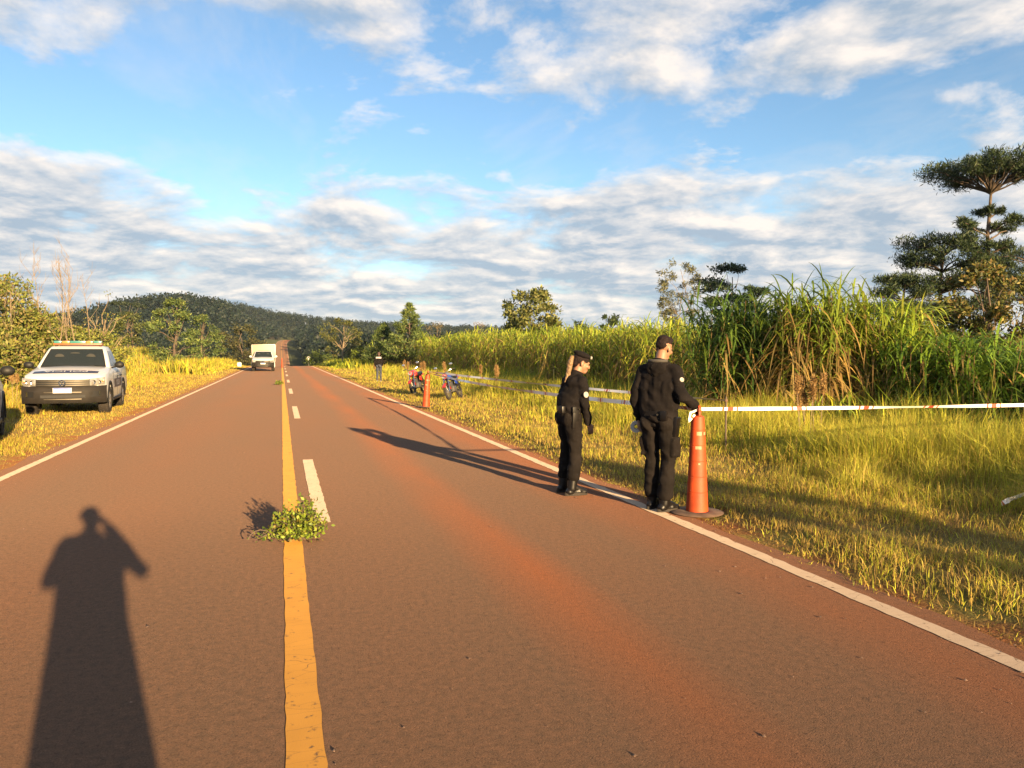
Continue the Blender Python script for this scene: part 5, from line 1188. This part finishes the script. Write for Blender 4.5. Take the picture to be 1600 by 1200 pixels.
def walker():
    x, y = at(592, 43.5)
    J = dict(pelvis=(0, 0, .92), chest=(0, 0.02, 1.22), neck=(0, 0.03, 1.40), head=(0, 0.055, 1.55), nod=8, step=True,
             sh_l=(-.175, 0.02, 1.34), el_l=(-.225, -.05, 1.07), wr_l=(-.21, .06, .86), sh_r=(.175, .02, 1.34), el_r=(.22, .02, 1.07), wr_r=(.19, .16, .92),
             hip_l=(-.085, 0, .88), kn_l=(-.09, .07, .48), an_l=(-.085, -.16, .12), toe_l=(-.09, .06, .04), hip_r=(.085, 0, .88), kn_r=(.085, .12, .49), an_r=(.08, .17, .09), toe_r=(.09, .38, .05),
             hand_l=((0, .2, -1), (1, 0, 0), 1, 0.5), hand_r=((0, .3, -1), (-1, 0, 0), 1, 0.5))
    t, HM, H3 = person('person', 'person in dark jacket with a white back strip and jeans walking up the verge', (x, y, gz(x, y)+0.03), 16.7-9.8+6, J,
                       dict(jacket=M_CLOTH, trousers=M_JEANS, fat=0.95, voxel=0.014, bvox=0.011, cuff=0.12, cuffr=0.058, boots=M_GREYCLOTH, sole=M_WHITE_OBJ))
    hp = lambda a, b, c: HM @ Vector((a, b, c)); h = MB(); h.ell(hp(0, -0.02, 0.045), (0.085, 0.10, 0.085), H3); h.ell(hp(0, -0.06, -0.03), (0.07, 0.05, 0.09), H3); blob('hair', h, 0.009, M_BROWNHAIR, t, 2)
    P = [[(xx, -0.128-0.012*(1-(xx/.15)**2), z) for xx in np.linspace(-.15, .15, 7)] for z in (1.31, 1.40)]
    Q = [[(p[0], p[1]-0.012, p[2]) for p in r] for r in P]; m = MB().grid(P); m.grid(Q)
    for a, b in ((P[0], Q[0]), (P[-1], Q[-1])): m.grid([a, b])
    m.build('back_strip', M_WHITE_OBJ, t)
walker()
def photographer():
    J = dict(pelvis=(0, 0, .96), chest=(0, 0.0, 1.30), neck=(0, 0.01, 1.49), head=(0, 0.04, 1.635), nod=2,
             sh_l=(-.20, 0, 1.43), el_l=(-.33, .10, 1.20), wr_l=(-.10, .24, 1.42), sh_r=(.20, 0, 1.43), el_r=(.30, .13, 1.26), wr_r=(.03, .25, 1.52),
             hip_l=(-.10, 0, .90), kn_l=(-.12, .0, .50), an_l=(-.13, -.02, .085), toe_l=(-.16, .18, .03), hip_r=(.10, 0, .90), kn_r=(.12, .0, .50), an_r=(.13, -.02, .085), toe_r=(.16, .18, .03),
             hand_l=((.6, .25, .45), (0.6, .2, -.4), -1, 0.45), hand_r=((-.5, .2, .6), (-.6, .2, -.4), -1, 0.45))
    x, y = 0.09, -0.44
    t, HM, H3 = person('person', 'photographer in a long dark coat holding up a phone, only the shadow in view', (x, y, 0.004), 16.7, J, dict(jacket=M_CLOTH, trousers=M_CLOTH2, fat=1.07, voxel=0.016, bvox=0.010))
    hp = lambda a, b, c: HM @ Vector((a, b, c)); h = MB(); h.ell(hp(0, -0.015, 0.05), (0.083, 0.10, 0.08), H3); blob('hair', h, 0.009, M_DARKHAIR, t, 2)
    c = MB(); n = 24
    R = [[((0.22+0.06*(1.05-z))*math.cos(a), (0.155+0.04*(1.05-z))*math.sin(a)-0.01, z) for a in np.linspace(0, 2*math.pi, n, endpoint=False)] for z in (0.42, 0.6, 0.8, 1.0, 1.12)]
    V = [p for r in R for p in r]; c.add(V, [(i*n+k, i*n+(k+1) % n, (i+1)*n+(k+1) % n, (i+1)*n+k) for i in range(4) for k in range(n)]+[tuple(range(n-1, -1, -1)), tuple(4*n+k for k in range(n))]); c.build('coat_skirt', M_CLOTH, t)
    MW = Matrix.Translation((x, y, 0.004)) @ Matrix.Rotation(rad(-16.7), 4, 'Z'); p = MW.inverted() @ Vector((-0.012, -0.04, 1.60))
    ph = tag(obj('phone', MB().box((0, 0, 0), (0.15, 0.009, 0.075), bev=0.003).mesh('phone'), M_BLACKPLASTIC), 'black phone held up by the photographer', 'phone'); ph.location = MW @ p; ph.rotation_euler = (0, 0, rad(-16.7))
photographer()

# ---------------------------------------------------------------- motorcycles (local: forward +y)
M_REDPAINT = plain('red_paint', (0.36, 0.022, 0.015), 0.25, coat=0.4, var=0.05)
M_BLUEPAINT = plain('blue_paint', (0.015, 0.045, 0.30), 0.25, coat=0.4, var=0.05)
M_ENGINE = plain('engine_alloy', (0.16, 0.15, 0.14), 0.45, 0.7, var=0.25)
M_MIRROR = plain('mirror_glass', (0.55, 0.58, 0.62), 0.08, 0.9, var=0.02)
def motorbike(name, label, loc, rz, lean, main, accent):
    t = thing(name, label, 'motorcycle', loc, 0); t.rotation_mode = 'ZYX' if False else 'XYZ'
    t.matrix_world = Matrix.Translation(loc) @ Matrix.Rotation(rz, 4, 'Z') @ Matrix.Rotation(rad(lean), 4, 'Y')
    for yy, r in ((0.64, 0.30), (-0.64, 0.29)):
        w = bpy.data.objects.new('wheel', None); COL.objects.link(w); w.parent = t; M = Matrix.Translation((0, yy, r)) @ Matrix.Rotation(rad(90), 4, 'Y')
        MB().lathe([(r-0.045+0.045*math.cos(a), 0.045*math.sin(a)) for a in np.linspace(0, 2*math.pi, 11)[:-1]], 28, M, closed=True).build('tyre', M_RUBBER, w)
        rm = MB(); rm.lathe([(r-0.085, -0.02), (r-0.068, -0.025), (r-0.068, 0.025), (r-0.085, 0.02)], 28, M, closed=True); rm.lathe([(0.015, -0.06), (0.04, -0.05), (0.04, 0.05), (0.015, 0.06)], 14, M)
        for k in range(10):
            a = 2*math.pi*k/10; rm.tube([M @ Vector((0.035*math.cos(a+0.3), 0.035*math.sin(a+0.3), 0.03*(-1)**k)), M @ Vector(((r-0.08)*math.cos(a), (r-0.08)*math.sin(a), 0))], 0.006, 5)
        rm.build('rim', M_RIM, w)
        fe = MB(); arc = [(0, yy+(r+0.035)*math.cos(a), r+(r+0.035)*math.sin(a)) for a in np.linspace(rad(35 if yy > 0 else 30), rad(160 if yy > 0 else 140), 9)]
        P = [[(q, p[1], p[2]-abs(q)*0.35) for q in (-0.065, -0.03, 0, 0.03, 0.065)] for p in arc]; fe.grid(P); fe.grid([[(a, b, c-0.006) for a, b, c in r_] for r_ in P]); fe.build('fender', accent if yy > 0 else M_BLACKPLASTIC, t)
    fk = MB()
    for s in (-1, 1): fk.tube([(s*0.085, 0.66, 0.30), (s*0.085, 0.50, 0.66), (s*0.08, 0.40, 0.90)], [0.026, 0.022, 0.018], 8)
    fk.build('fork', M_CHROME, t)
    fr = MB(); fr.tube([(0, 0.42, 0.84), (0, 0.10, 0.80), (0, -0.35, 0.70), (0, -0.75, 0.74)], 0.024, 7); fr.tube([(0, 0.42, 0.80), (0, 0.28, 0.45), (0, 0.15, 0.28), (0, -0.25, 0.28), (0, -0.35, 0.68)], 0.022, 7)
    for s in (-1, 1): fr.tube([(s*0.07, -0.64, 0.29), (s*0.06, -0.2, 0.36)], 0.02, 6); fr.tube([(s*0.10, -0.62, 0.32), (s*0.10, -0.48, 0.70)], [0.03, 0.022], 8)
    fr.build('frame', M_BLACKPLASTIC, t)
    en = MB(); en.box((0, 0.02, 0.38), (0.24, 0.36, 0.20), bev=0.04); en.box((0, 0.16, 0.54), (0.17, 0.16, 0.20), Matrix.Rotation(rad(-18), 3, 'X'), bev=0.02)
    for k in range(5): en.box((0, 0.15+k*0.009, 0.47+k*0.033), (0.20, 0.19, 0.010), Matrix.Rotation(rad(-18), 3, 'X'))
    en.build('engine', M_ENGINE, t)
    ex = MB(); ex.tube([(0.07, 0.25, 0.52), (0.11, 0.32, 0.38), (0.13, 0.15, 0.25), (0.15, -0.25, 0.27)], 0.02, 8); ex.tube([(0.15, -0.25, 0.27), (0.17, -0.85, 0.40)], [0.035, 0.048], 12); ex.build('exhaust', M_CHROME, t)
    tk = MB(); tk.ell((0, 0.17, 0.86), (0.135, 0.27, 0.125)); tk.ell((0, 0.02, 0.82), (0.10, 0.2, 0.09)); cap(tk, (-.09, 0.33, 0.78), (-.06, 0.12, 0.80), 0.06, 0.05); cap(tk, (.09, 0.33, 0.78), (.06, 0.12, 0.80), 0.06, 0.05); blob('fuel_tank', tk, 0.014, main, t, 3)
    se = MB(); cap(se, (0, -0.08, 0.80), (0, -0.40, 0.79), 0.095, 0.11); cap(se, (0, -0.40, 0.80), (0, -0.74, 0.85), 0.105, 0.075); se = blob('seat', se, 0.016, M_LEATHER, t, 3)
    tl = MB(); cap(tl, (0, -0.45, 0.72), (0, -0.86, 0.80), 0.075, 0.045); blob('tail_cowl', tl, 0.014, main, t, 2); MB().box((0, -0.91, 0.80), (0.10, 0.05, 0.06), bev=0.015).build('tail_light', M_REDPAINT, t)
    for s in (-1, 1):
        sp = MB(); sp.box((s*0.125, -0.22, 0.62), (0.02, 0.26, 0.16), Matrix.Rotation(rad(12), 3, 'X'), bev=0.008); sp.build('side_panel', main, t)
    hl = MB(); hl.ell((0, 0.53, 0.86), (0.095, 0.075, 0.105)); hl = hl.build('headlight_shell', accent, t); MB().lathe([(0.01, 0.0), (0.075, 0.0), (0.08, -0.03)], 20, Matrix.Translation((0, 0.60, 0.86)) @ Matrix.Rotation(rad(-80), 4, 'X')).build('headlight_lens', M_LAMPBODY, hl)
    hb = MB(); hb.tube([(-.36, 0.26, 1.04), (-.22, 0.34, 1.05), (-.08, 0.42, 0.98), (.08, 0.42, 0.98), (.22, 0.34, 1.05), (.36, 0.26, 1.04)], 0.012, 7); hb = hb.build('handlebar', M_CHROME, t)
    for s in (-1, 1):
        MB().tube([(s*.25, 0.325, 1.05), (s*.37, 0.255, 1.04)], 0.018, 8).build('grip', M_RUBBER, hb); m = MB(); m.tube([(s*.23, 0.34, 1.05), (s*.27, 0.34, 1.20)], 0.006, 5); m.build('mirror_stem', M_BLACKPLASTIC, hb)
        MB().ell((s*.29, 0.335, 1.23), (0.065, 0.018, 0.042)).build('mirror', M_MIRROR, hb)
        ti = MB(); ti.ell((s*.17, 0.50, 0.88), (0.03, 0.03, 0.025)); ti.build('indicator', M_AMBER, t)
    MB().tube([(-.06, 0.0, 0.30), (-.26, 0.02, 0.02)], 0.012, 6).build('side_stand', M_BLACKPLASTIC, t)
    return t
x, y = at(655, 30.3); motorbike('motorcycle', 'red motorcycle leaning on its stand behind the far cone', (x, y, gz(x, y)+0.005), rad(180-28), 12, M_REDPAINT, M_REDPAINT)
x, y = at(712, 27.0); motorbike('motorcycle', 'blue motorcycle with red nose parked on the verge near the tape', (x, y, gz(x, y)+0.005), rad(150), 17, M_BLUEPAINT, M_REDPAINT)

# ---------------------------------------------------------------- thin haze in the valley air
def haze():
    o = obj('haze', MB().box((0, 1440, 34), (3720, 3240, 100)).mesh('haze', False)); kind(o, 'stuff'); o['label'] = 'thin evening haze over the valley'
    m = bpy.data.materials.new('haze'); m.use_nodes = True; nt = m.node_tree; nt.nodes.clear()
    v = nt.nodes.new('ShaderNodeVolumePrincipled'); v.inputs['Color'].default_value = (0.62, 0.80, 1.0, 1); v.inputs['Density'].default_value = 0.00007; v.inputs['Anisotropy'].default_value = 0.0
    out = nt.nodes.new('ShaderNodeOutputMaterial'); nt.links.new(v.outputs[0], out.inputs['Volume']); o.data.materials.append(m)
haze()
